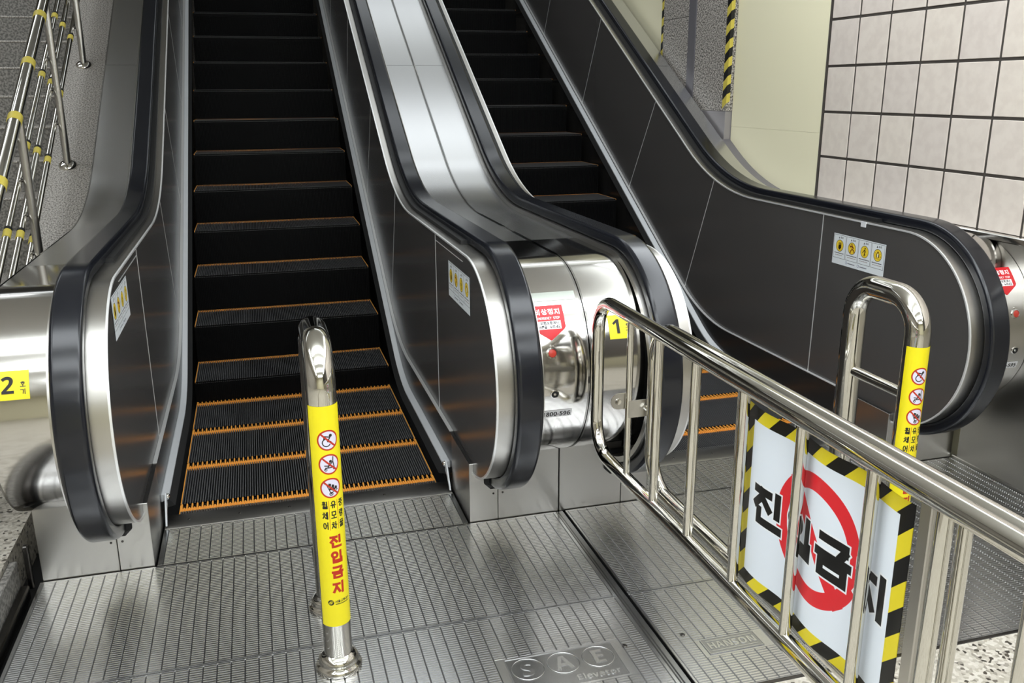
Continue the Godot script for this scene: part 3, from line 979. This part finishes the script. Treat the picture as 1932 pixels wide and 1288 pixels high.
func _warning_sticker() -> StandardMaterial3D:
	var c := Cv.new(690, 266, Color(0.88, 0.90, 0.91))
	var k := Color(0.13, 0.13, 0.15)
	var y := Color(0.93, 0.80, 0.22)
	for i in 4:
		var x := 10.0 + i * 169.0
		for l in [[x, 10, x + 160, 10], [x + 160, 10, x + 160, 212], [x + 160, 212, x, 212], [x, 212, x, 10]]:
			c.line(Vector2(l[0], l[1]), Vector2(l[2], l[3]), 2.5, k)
		var o := Vector2(x + 80, 102)
		c.poly(PackedVector2Array([Vector2(x + 58, 40), Vector2(x + 76, 40), Vector2(x + 67, 22)]), k)
		c.word(["j u", "ng ui"], Vector2(x + 84, 22), Vector2(17, 18), Vector2(20, 0), 2.4, k)
		c.disc(o, 52, k)
		c.disc(o, 48, y)
		for r in 2:
			var lx := x + 18.0 + r * 10
			while lx < x + 142 - r * 12:
				var lw := 7.0 + fmod(lx * 7.3 + i * 11, 9.0)
				c.line(Vector2(lx, 168 + r * 18), Vector2(lx + lw, 168 + r * 18), 7.0 - r * 2.0, Color(0.35, 0.35, 0.38) if r == 0 else Color(0.55, 0.47, 0.45))
				lx += lw + 9.0
		var b := Color(0.12, 0.07, 0.05)
		var d := Color(0.42, 0.08, 0.06)
		if i == 0:
			c.poly(PackedVector2Array([o + Vector2(-16, -4), o + Vector2(16, -8), o + Vector2(20, 18), o + Vector2(-4, 38), o + Vector2(-18, 20)]), b)
			for f in 4:
				c.line(o + Vector2(-12 + f * 9, -4), o + Vector2(-15 + f * 10, -30 + absf(f - 1.5) * 5), 6, b, false)
			c.line(o + Vector2(18, -40), o + Vector2(24, 40), 4, Color(0.6, 0.5, 0.2))
		elif i == 1:
			c.disc(o + Vector2(-4, -34), 7, d)
			for l in [[0, -26, 4, 4], [0, -22, -22, -12], [-22, -12, -32, -26], [2, -20, 22, -6], [4, 4, -12, 20], [-12, 20, -20, 42], [4, 4, 24, 14], [24, 14, 36, 34]]:
				c.line(o + Vector2(l[0], l[1]), o + Vector2(l[2], l[3]), 9, d, false)
		elif i == 2:
			c.disc(o + Vector2(4, -30), 7, b)
			for l in [[2, -22, 2, 6], [2, -18, -14, -4], [-14, -4, -22, 10], [2, -16, 12, 0], [2, 6, -4, 34], [2, 6, 8, 32]]:
				c.line(o + Vector2(l[0], l[1]), o + Vector2(l[2], l[3]), 7, b, false)
		else:
			c.disc(o + Vector2(0, -24), 8, b)
			c.rect(o.x - 38, o.y - 18, o.x + 38, o.y - 15, Color(0.6, 0.48, 0.15))
			c.rect(o.x - 38, o.y + 26, o.x + 38, o.y + 29, Color(0.6, 0.48, 0.15))
			c.rect(o.x - 8, o.y - 12, o.x + 8, o.y + 14, Color(0.95, 0.93, 0.86))
			for l in [[-14, -8, -12, 16], [14, -8, 12, 16]]:
				c.line(o + Vector2(l[0], l[1]), o + Vector2(l[2], l[3]), 9, b, false)
			c.poly(PackedVector2Array([o + Vector2(28, 8), o + Vector2(38, 2), o + Vector2(38, 14)]), b)
	for q in [[200, 236], [360, 236]]:
		c.ring(Vector2(q[0], q[1]), 11, 11, 3, Color(0.3, 0.33, 0.5))
		for i in 4:
			c.line(Vector2(q[0] + 22 + i * 24, q[1] + 2), Vector2(q[0] + 38 + i * 24, q[1] + 2), 8, Color(0.45, 0.46, 0.5))
	return print_mat("warning_print", c.im, 0.4)

func _stop_sticker() -> StandardMaterial3D:
	var c := Cv.new(256, 256, Color(0.80, 0.10, 0.14))
	var w := Color(0.96, 0.94, 0.94)
	c.word(["b i", "s a ng", "j eo ng", "j i"], Vector2(26, 26), Vector2(46, 46), Vector2(53, 0), 8, w)
	c.rect(36, 118, 222, 178, w)
	c.word(["ng wi", "h eo m", "s a ng", "h wa ng", "ng e", "s eo"], Vector2(58, 122), Vector2(22, 23), Vector2(25, 0), 3.2, Color(0.2, 0.2, 0.22))
	c.word(["b eo", "t eu n", "ng eu r", "", "n u", "r eu", "s e", "ng yo"], Vector2(44, 150), Vector2(20, 23), Vector2(21.5, 0), 3.0, Color(0.2, 0.2, 0.22))
	# latin letters as plain strokes
	var g := {"E": [[1, 0, 0, 0], [0, 0, 0, 1], [0, 1, 1, 1], [0, .5, .9, .5]], "M": [[0, 1, 0, 0], [0, 0, .5, .6], [.5, .6, 1, 0], [1, 0, 1, 1]], "R": [[0, 1, 0, 0], [0, 0, 1, 0], [1, 0, 1, .5], [1, .5, 0, .5], [.4, .5, 1, 1]],
		"G": [[1, .1, 0, 0], [0, 0, 0, 1], [0, 1, 1, 1], [1, 1, 1, .5], [1, .5, .6, .5]], "N": [[0, 1, 0, 0], [0, 0, 1, 1], [1, 1, 1, 0]], "C": [[1, 0, 0, 0], [0, 0, 0, 1], [0, 1, 1, 1]], "Y": [[0, 0, .5, .5], [1, 0, .5, .5], [.5, .5, .5, 1]],
		"S": [[1, 0, 0, 0], [0, 0, 0, .5], [0, .5, 1, .5], [1, .5, 1, 1], [1, 1, 0, 1]], "T": [[0, 0, 1, 0], [.5, 0, .5, 1]], "O": [[0, 0, 1, 0], [1, 0, 1, 1], [1, 1, 0, 1], [0, 1, 0, 0]], "P": [[0, 1, 0, 0], [0, 0, 1, 0], [1, 0, 1, .5], [1, .5, 0, .5]]}
	var x := 40.0
	for ch in "EMERGENCY STOP":
		if g.has(ch):
			for l in g[ch]:
				c.line(Vector2(x + l[0] * 8.5, 90 + l[1] * 15), Vector2(x + l[2] * 8.5, 90 + l[3] * 15), 3.2, w)
		x += 13.0
	return print_mat("stop_print", c.im, 0.4)

func _escalators() -> void:
	var left := _escalator("escalator", 0.0, 0.064, "left escalator of the pair, with the yellow sticker numbered 2 beside it", [0.8785, 0.8785], [])
	var right := _escalator("escalator", 1.775, 0.213, "right escalator of the pair, running up beside the tiled wall", [0.8925, 0.878], [0.83])
	var warn := _warning_sticker()
	var stop := _stop_sticker()
	for q in [[left, -1.0, 0.325, 0.872], [left, 1.0, 0.235, 0.845], [right, -1.0, 0.2, 0.845], [right, 1.0, 0.08, 0.84]]:
		var s: float = q[1]
		var b := MB.new()
		var x := s * 0.5515
		var nn := Vector3(-s, 0, 0)
		var w := Vector3(0, 0, s * 0.172)
		var h := Vector3(0, 0.0665, 0)
		var o := Vector3(x, q[3], q[2])
		b.quad(o - w + h, o + w + h, o + w - h, o - w - h, nn)
		put("warning_sticker", b, warn, q[0], "white sticker with four yellow round safety pictures")
	# left escalator, right deck: stop sticker, red button, key switch, number label
	for q in [[left, 0.755, 42.2, 22.8, 16.0, 0.7605, -6.3, 0.770, "1800-596"], [right, 0.779, 45.7, 27.2, 15.2, 0.805, -8.1, 0.80, "1800-595"]]:
		var t: Node3D = q[0]
		put("stop_sticker", _drum_patch(q[1] - 0.054, q[1] + 0.054, q[2], q[3], 0.0009, [[0.0, 1.0], [0.68, 1.0], [1.0, 0.04]]), stop, t, "red emergency stop sticker pointing down")
		var up := _on_drum(q[1], q[4]).basis.z
		var ax: float = q[5] if t == right else 0.753
		var o := _on_drum(ax, q[4], 0.0).origin
		var b := MB.new()
		b.lathe(o, PackedVector2Array([Vector2(0.019, 0.0), Vector2(0.019, 0.003), Vector2(0.014, 0.0035), Vector2(0.013, 0.001)]), 24, up)
		b.lathe(o + _on_drum(ax, q[4]).basis.y * 0.022, PackedVector2Array([Vector2(0.007, 0.0), Vector2(0.007, 0.002), Vector2(0.0, 0.0025)]), 12, up)
		var bt := put("stop_button", b, M.steel, t)
		b = MB.new()
		b.lathe(o, PackedVector2Array([Vector2(0.013, 0.0), Vector2(0.0125, 0.002), Vector2(0.009, 0.0034), Vector2(0.0, 0.004)]), 24, up)
		put("button_cap", b, M.red_button, bt, "red button")
		up = _on_drum(0, q[6]).basis.z
		var kx: float = q[5] + 0.012 if t == right else 0.759
		o = _on_drum(kx, q[6], 0.0).origin
		b = MB.new()
		b.lathe(o, PackedVector2Array([Vector2(0.0145, 0.0), Vector2(0.0145, 0.002), Vector2(0.012, 0.003), Vector2(0.012, 0.0015)]), 24, up)
		var ks := put("key_switch", b, M.steel, t)
		b = MB.new()
		b.lathe(o, PackedVector2Array([Vector2(0.012, 0.001), Vector2(0.0115, 0.0018), Vector2(0.0, 0.0018)]), 20, up)
		put("key_ring", b, M.ink, ks)
		b = MB.new()
		b.lathe(o, PackedVector2Array([Vector2(0.006, 0.001), Vector2(0.005, 0.0032), Vector2(0.0, 0.0032)]), 4, up)
		put("keyhole", b, M.steel, ks)
		var pl := put("number_label", _drum_patch(q[7] - 0.053, q[7] + 0.053, -16.2, -20.8), M.label_silver, t)
		text("label_digits", q[8], 0.0235, M.ink, pl, _on_drum(q[7], -18.7, 0.0012), 0.0003)
	put("label_residue", _drum_patch(0.712, 0.862, 50.5, 45.0, 0.0006), mat("residue", Color(0.66, 0.68, 0.65), 0.38, 0.75), left)
	var hg := Cv.new(128, 128, Color(0.93, 0.85, 0.10))
	hg.word(["h o", "g i"], Vector2(92, 50), Vector2(22, 24), Vector2(0, 32), 3.2, Color(0.1, 0.1, 0.1))
	var hm := print_mat("unit_print", hg.im, 0.4)
	for q in [[left, -0.799, 29.5, 16.3, "2"], [right, -0.779, 33.8, 20.6, "1"]]:
		var pl := put("unit_sticker", _drum_patch(q[1] - 0.041, q[1] + 0.041, q[2], q[3]), hm, q[0], "yellow unit number sticker")
		text("unit_digit", q[4], 0.066, M.ink, pl, _on_drum(q[1] - 0.012, (q[2] + q[3]) / 2, 0.0014), 0.0003)
	var tb := MB.new()
	tb.cbox(Vector3(0.5465, 0.958, 0.085), Vector3(0.5495, 0.9815, 0.118), 0.0008)
	put("tape_scrap", tb, M.label_silver, right)
	tb = MB.new()
	for q in [[0.706, -27.0, -33.0, 0.0035], [0.713, -28.5, -35.0, 0.0022], [0.709, -36.0, -38.5, 0.004]]:
		var pb := _drum_patch(q[0] - q[3] / 2, q[0] + q[3] / 2, q[1], q[2], 0.0005)
		for i in range(0, pb.v.size(), 3):
			tb.tri(pb.v[i], pb.v[i + 1], pb.v[i + 2], pb.n[i], pb.n[i + 1], pb.n[i + 2])
	put("scuff_mark", tb, M.ink, left)
	# bright corner lines on the two facing panels of the left escalator
	for s in [-1.0, 1.0]:
		var b := MB.new()
		b.box(Vector3(s * 0.5525 - 0.0006, 0.947, -0.185), Vector3(s * 0.5525 + 0.0006, 0.950, 0.30))
		put("panel_line", b, M.steel_edge, left)

# ------------------------------------------------------------------ stairs on the left
func _string_y(z: float) -> float:
	return 0.70 + SLOPE * (-1.18 - z)

func _stairs() -> void:
	var t := thing("staircase", "dark stone staircase rising left of the escalators behind the steel handrail", "stairs", Vector3(-2.6, 0, -0.4))
	for k in 22:
		var y := 0.156 + 0.168 * k
		var z := -0.406 - 0.292 * k
		var b := MB.new()
		b.cbox(Vector3(-1.38, y - 0.2, z + 0.4 - 0.34), Vector3(1.424, y - 0.013, z + 0.4 - 0.003), 0.004)
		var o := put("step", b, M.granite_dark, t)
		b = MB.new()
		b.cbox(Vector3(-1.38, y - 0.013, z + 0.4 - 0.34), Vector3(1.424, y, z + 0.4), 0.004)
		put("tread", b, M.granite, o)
	var zs := [0.02, -1.03, -1.955, -2.87, -3.785, -4.70, -5.6, -6.5, -7.4]
	for i in zs.size() - 1:
		var b := MB.new()
		var a: float = zs[i] - 0.001; var c: float = zs[i + 1] + 0.001
		b.ext(PackedVector2Array([Vector2(a, _string_y(a)), Vector2(c, _string_y(c)), Vector2(c, maxf(_string_y(c) - 0.7, -0.05)), Vector2(a, maxf(_string_y(a) - 0.7, -0.05))]), -1.176, -0.8875)
		var o := put("stone_string", b, M.granite, t, "light granite slab beside the steps")
		o.position = Vector3(2.6, 0, 0.4)
	var r := thing("stair_handrail", "polished steel stair handrail with four thin rails and yellow tape bands", "handrail", Vector3(-1.06, 0, -0.4))
	var rails := [[0.83, 0.0275, 0.0], [0.715, 0.0145, -0.012], [0.535, 0.0145, -0.012], [0.385, 0.0145, -0.012], [0.215, 0.0145, -0.012]]
	for i in rails.size():
		var q: Array = rails[i]
		var p := PackedVector3Array()
		for z in [0.35, Z_FAR]:
			p.append(Vector3(q[2] - (0.024 if i else 0.0), _string_y(z) + q[0], z + 0.4))
		var b := MB.new()
		b.tube(p, q[1], 24)
		var o := put("handrail" if i == 0 else "rail", b, M.steel_polished, r)
		var u := (p[1] - p[0]).normalized()
		var d := 0.12 + i * 0.23
		while d < 6.0:
			for w in ([[0.0, 0.05, M.tape_yellow]] if i == 0 else [[0.0, 0.045, M.tape_yellow], [0.048, 0.014, M.black]]):
				b = MB.new()
				b.tube(PackedVector3Array([p[0] + u * (d + w[0]), p[0] + u * (d + w[0] + w[1])]), q[1] + 0.0015, 20)
				put("tape_band", b, w[2], o, "yellow tape band" if w[2] == M.tape_yellow else "")
			d += 0.46 if i == 0 else 0.63
	for z in [-0.125, -1.04, -1.954, -2.869, -3.784, -4.70, -5.615]:
		var y := _string_y(z)
		var b := MB.new()
		b.tube(PackedVector3Array([Vector3(0, y - 0.01, z + 0.4), Vector3(0, y + 0.815, z + 0.4)]), 0.0185, 20)
		var o := put("post", b, M.steel_brushed, r)
		b = MB.new()
		var up := Vector3(0, 0.866, 0.5)
		b.lathe(Vector3(0, y, z + 0.4), PackedVector2Array([Vector2(0.046, -0.004), Vector2(0.046, 0.004), Vector2(0.040, 0.012), Vector2(0.028, 0.019), Vector2(0.019, 0.022)]), 28, up)
		put("flange", b, M.steel_polished, o)
		b = MB.new()
		for i in range(1, 5):
			b.tube(PackedVector3Array([Vector3(0, y + rails[i][0], z + 0.4), Vector3(-0.036, y + rails[i][0], z + 0.4)]), 0.008, 10)
		put("rail_bracket", b, M.steel_dark, o)

# ------------------------------------------------------------------ barrier in the middle
func _railings() -> void:
	var defs := [
		["barrier_railing", "steel barrier railing with rounded end that carries the no entry banner", 0.875, 0.903, 0.406, 0.773, [1.022, 1.208, 1.417, 1.644, 1.862, 2.075, 2.42, 2.63]],
		["barrier_railing", "steel barrier railing standing just behind the one with the banner", 0.940, 0.884, 0.40, 1.052, [1.30, 1.53, 1.76, 1.99, 2.222, 2.45, 2.66]],
	]
	for d in defs:
		var x: float = d[2]
		var t := thing(d[0], d[1], "railing", Vector3(x, 0.0005, 1.6), "barrier railings")
		var b := MB.new()
		b.tube(round_path([Vector3(0, d[3], 1.3), Vector3(0, d[3], d[5] - 1.6), Vector3(0, d[4], d[5] - 1.6), Vector3(0, d[4], 1.3)], 0.105, 12), 0.0205, 24)
		put("frame_tube", b, M.steel_polished, t)
		for z in d[6]:
			b = MB.new()
			b.tube(PackedVector3Array([Vector3(0, d[4], z - 1.6), Vector3(0, d[3], z - 1.6)]), 0.0125 if z > 1.1 else 0.010, 18)
			put("bar", b, M.steel_polished, t)
		for z in ([2.2435, 2.88] if x < 0.9 else [2.88]):
			b = MB.new()
			b.tube(PackedVector3Array([Vector3(0, 0, z - 1.6), Vector3(0, d[3], z - 1.6)]), 0.0142, 22)
			var o := put("post", b, M.steel_polished, t)
			b = MB.new()
			b.lathe(Vector3(0, 0, z - 1.6), PackedVector2Array([Vector2(0.05, 0.0), Vector2(0.05, 0.006), Vector2(0.04, 0.016), Vector2(0.0145, 0.022)]), 26)
			put("flange", b, M.steel_polished, o)
		if x < 0.9:
			b = MB.new()
			b.cbox(Vector3(-0.004, 0.02, 0.594), Vector3(0.012, 0.9, 0.620), 0.002)
			put("flat_bar", b, M.steel_brushed, t)
			# latch plates on the first bar, turned across the railing
			for q in [[0.648, -0.052, 0.012, -0.590], [0.628, -0.004, 0.062, -0.570]]:
				var pl := PackedVector2Array()
				var y: float = q[0]
				if q[1] < -0.01:
					for i in 11:
						var a := PI / 2 + PI * i / 10.0
						pl.append(Vector2(q[1] + 0.024 + 0.024 * cos(a), y + 0.024 * sin(a)))
					pl.append(Vector2(q[2], y - 0.024)); pl.append(Vector2(q[2], y + 0.024))
				else:
					pl.append_array([Vector2(q[1], y + 0.026), Vector2(q[1], y - 0.026), Vector2(q[2], y - 0.026), Vector2(q[2], y + 0.014), Vector2(q[2] - 0.012, y + 0.026)])
				b = MB.new()
				b.ext(pl, 0.0, 0.004)
				var la := put("latch_plate", b, M.steel_brushed, t)
				la.transform = Transform3D(Basis(Vector3(0, 0, 1), Vector3(0, 1, 0), Vector3(1, 0, 0)), Vector3(0, 0, q[3]))
				b = MB.new()
				if q[1] < -0.01:
					b.lathe(Vector3(0.004, y, q[1] + 0.022), PackedVector2Array([Vector2(0.010, 0.0), Vector2(0.009, 0.003), Vector2(0.0, 0.004)]), 16, Vector3.RIGHT)
					put("rivet", b, M.steel_polished, la)
				else:
					b.tube(PackedVector3Array([Vector3(0.010, y + 0.008, 0.040), Vector3(0.014, y - 0.016, 0.066)]), 0.007, 12)
					b.tube(PackedVector3Array([Vector3(0.012, y + 0.016, 0.052), Vector3(0.014, y - 0.004, 0.074)]), 0.005, 10)
					b.cbox(Vector3(0.004, y - 0.034, 0.050), Vector3(0.018, y - 0.012, 0.064), 0.003)
					put("latch_bolt", b, M.steel_polished, la)
	# the banner
	var c := Cv.new(800, 636, Color(0.90, 0.93, 0.97))
	var bw := 46
	for y in 636:
		for x in 800:
			if x < bw or x >= 800 - bw or y < bw or y >= 636 - bw:
				var yel := fposmod(float(x) + float(y) + 40.0, 150.0) < 75.0
				c.im.set_pixel(x, y, Color(0.90, 0.83, 0.15) if yel else Color(0.045, 0.045, 0.05))
	var red := Color(0.88, 0.15, 0.19)
	var o := Vector2(408, 298)
	c.line(o + Vector2(-0.62, -0.74) * 190, o + Vector2(0.62, 0.74) * 190, 48, red)
	c.ring(o, 180, 180, 52, red)
	var words := ["j i n", "ng i b", "g eu m", "j i"]
	for pass_no in 2:
		for i in 4:
			var box := Rect2(84 + i * 171, 246, 150, 140)
			c.syl(words[i], box.grow(6) if pass_no == 0 else box, 40 if pass_no == 0 else 28, Color(0.93, 0.95, 0.97) if pass_no == 0 else Color(0.05, 0.05, 0.055))
	var bm := print_mat("banner_print", c.im, 0.3)
	var t := thing("no_entry_banner", "white no entry banner with a red prohibition ring and hazard striped border", "banner", Vector3(0.898, 0.43, 1.892))
	var b := MB.new()
	var k := 60
	for side in 2:
		for i in k:
			var q := []
			for f in [float(i) / k, float(i + 1) / k]:
				var ph: float = f * 0.535 / 0.216 * TAU + 0.95
				var xx := cos(ph) * 0.0055 + side * 0.0012
				var nn := Vector3(-1, 0, -sin(ph) * 0.0055 * TAU / 0.216).normalized() * (1.0 if side == 0 else -1.0)
				q.append([Vector3(xx, 0, -0.2675 + 0.535 * f), nn, f])
			b.quadn(q[0][0] + Vector3(0, 0.425, 0), q[1][0] + Vector3(0, 0.425, 0), q[1][0], q[0][0], q[0][1], q[1][1], q[1][1], q[0][1], Vector2(q[0][2], 0), Vector2(q[1][2], 0), Vector2(q[1][2], 1), Vector2(q[0][2], 1))
	put("sheet", b, bm, t)

# ------------------------------------------------------------------ U-shaped bollards
func _post_sticker() -> StandardMaterial3D:
	var c := Cv.new(200, 1240, Color(0.93, 0.87, 0.09))
	var red := Color(0.72, 0.17, 0.08)
	var k := Color(0.07, 0.07, 0.07)
	for i in 3:
		var o := Vector2(105, [180, 310, 440][i])
		c.disc(o, 55, red)
		c.disc(o, 47, Color(0.86, 0.85, 0.92))
		if i == 0:
			c.disc(o + Vector2(14, -24), 8, k)
			for l in [[8, -16, -16, -22], [-16, -22, -20, -8], [10, -14, -2, 6], [-2, 6, 14, 10], [14, 10, 22, 26]]:
				c.line(o + Vector2(l[0], l[1]), o + Vector2(l[2], l[3]), 6, k, false)
			for q in 20:
				var a := deg_to_rad(30 + q * 11.0)
				c.line(o + Vector2(-8, 12) + Vector2(cos(a), sin(a)) * 20, o + Vector2(-8, 12) + Vector2(cos(a + 0.2), sin(a + 0.2)) * 20, 5, k, false)
		elif i == 1:
			c.disc(o + Vector2(6, -16), 7, k)
			for l in [[2, -8, -6, 8], [-6, 8, -24, 6], [20, -38, 18, -14], [18, -14, -8, 14], [18, -14, 24, 16], [-20, 18, 24, 18], [-20, 18, -22, 26]]:
				c.line(o + Vector2(l[0], l[1]), o + Vector2(l[2], l[3]), 5, k, false)
			c.ring(o + Vector2(-20, 28), 6, 6, 3, k)
			c.ring(o + Vector2(24, 26), 5, 5, 3, k)
		else:
			for l in [[-32, -26, -24, -26], [-24, -26, -2, 28], [-2, 28, 34, 12]]:
				c.line(o + Vector2(l[0], l[1]), o + Vector2(l[2], l[3]), 4, k, false)
			for q in [[-8, -18], [8, -10], [24, 0], [-4, 2], [12, 8]]:
				c.poly(PackedVector2Array([o + Vector2(q[0] - 7, q[1] + 8), o + Vector2(q[0] - 3, q[1] - 9), o + Vector2(q[0] + 9, q[1] - 5), o + Vector2(q[0] + 8, q[1] + 10)]), k)
			c.ring(o + Vector2(0, 32), 8, 8, 4, k)
			c.disc(o + Vector2(0, 32), 3, k)
		c.line(o + Vector2(-36, -36), o + Vector2(36, 36), 9, red)
	var cols := [["h wi r", "ch e", "ng eo"], ["ng yu", "m o", "ch a"], ["j u ng", "r ya ng", "m u r"]]
	for i in 3:
		for j in 3:
			c.syl(cols[i][j], Rect2(52 + i * 44, 512 + j * 58, 30, 42), 5.5, k)
	for x in [88.5, 132.5]:
		c.line(Vector2(x, 510), Vector2(x, 674), 2, red)
	for i in 4:
		c.syl(["j i n", "ng i b", "g eu m", "j i"][i], Rect2(80, 706 + i * 89, 66, 72), 13.5, Color(0.72, 0.16, 0.06))
	var o := Vector2(66, 1096)
	c.disc(o, 16, k)
	var y := Color(0.93, 0.87, 0.09)
	for l in [[12, -6, -2, -6], [-2, -6, -8, -1], [-8, -1, 6, 1], [6, 1, 2, 6], [2, 6, -12, 6]]:
		c.line(o + Vector2(l[0], l[1]), o + Vector2(l[2], l[3]), 3.5, y, false)
	c.word(["s eo", "ng u r", "g yo", "t o ng", "g o ng", "s a"], Vector2(88, 1083), Vector2(13, 15), Vector2(14.5, 0), 2, k)
	for i in 9:
		c.line(Vector2(92 + i * 9, 1106), Vector2(96 + i * 9, 1106), 5, Color(0.3, 0.28, 0.08))
	return print_mat("post_print", c.im, 0.4)

func _bollards() -> void:
	var pm := _post_sticker()
	var where := [[0.0, "steel hoop bollard with a yellow sticker in front of the left escalator"], [1.78, "steel hoop bollard with a yellow sticker behind the barrier railing"]]
	for w in where:
		var t := thing("hoop_bollard", w[1], "bollard", Vector3(w[0], 0.0006, 0.96), "hoop bollards before the escalators")
		var zr := -0.152; var zf := 0.148
		var b := MB.new()
		b.tube(round_path([Vector3(0, 0.0, zf), Vector3(0, 0.902, zf), Vector3(0, 0.902, zr), Vector3(0, 0.0, zr)], 0.104, 14), 0.038, 40)
		put("hoop", b, M.steel_polished, t)
		for z in [zf, zr]:
			b = MB.new()
			b.lathe(Vector3(0, 0, z), PackedVector2Array([Vector2(0.062, 0.0), Vector2(0.063, 0.008), Vector2(0.060, 0.015), Vector2(0.054, 0.019), Vector2(0.053, 0.024), Vector2(0.054, 0.030), Vector2(0.050, 0.038), Vector2(0.044, 0.044), Vector2(0.0385, 0.048)]), 40)
			put("base_flange", b, M.steel_polished, t)
		b = MB.new()
		b.tube(PackedVector3Array([Vector3(0, 0.60, zr), Vector3(0, 0.60, zf)]), 0.019, 20)
		put("cross_bar", b, M.steel_polished, t)
		b = MB.new()
		var k := 24
		for i in k:
			var turn := -16.0 if w[0] > 1.0 else 0.0
			var a := deg_to_rad(lerpf(-68, 82, float(i) / k) + turn); var c := deg_to_rad(lerpf(-68, 82, float(i + 1) / k) + turn)
			var na := Vector3(sin(a), 0, cos(a)); var nc := Vector3(sin(c), 0, cos(c))
			var oo := Vector3(0, 0, zf)
			var r := 0.0386
			b.quadn(oo + na * r + Vector3(0, 0.768, 0), oo + nc * r + Vector3(0, 0.768, 0), oo + nc * r + Vector3(0, 0.146, 0), oo + na * r + Vector3(0, 0.146, 0), na, nc, nc, na, Vector2(float(i) / k, 0), Vector2(float(i + 1) / k, 0), Vector2(float(i + 1) / k, 1), Vector2(float(i) / k, 1))
		put("warning_wrap", b, pm, t, "yellow wrap with three prohibition pictures and red letters")
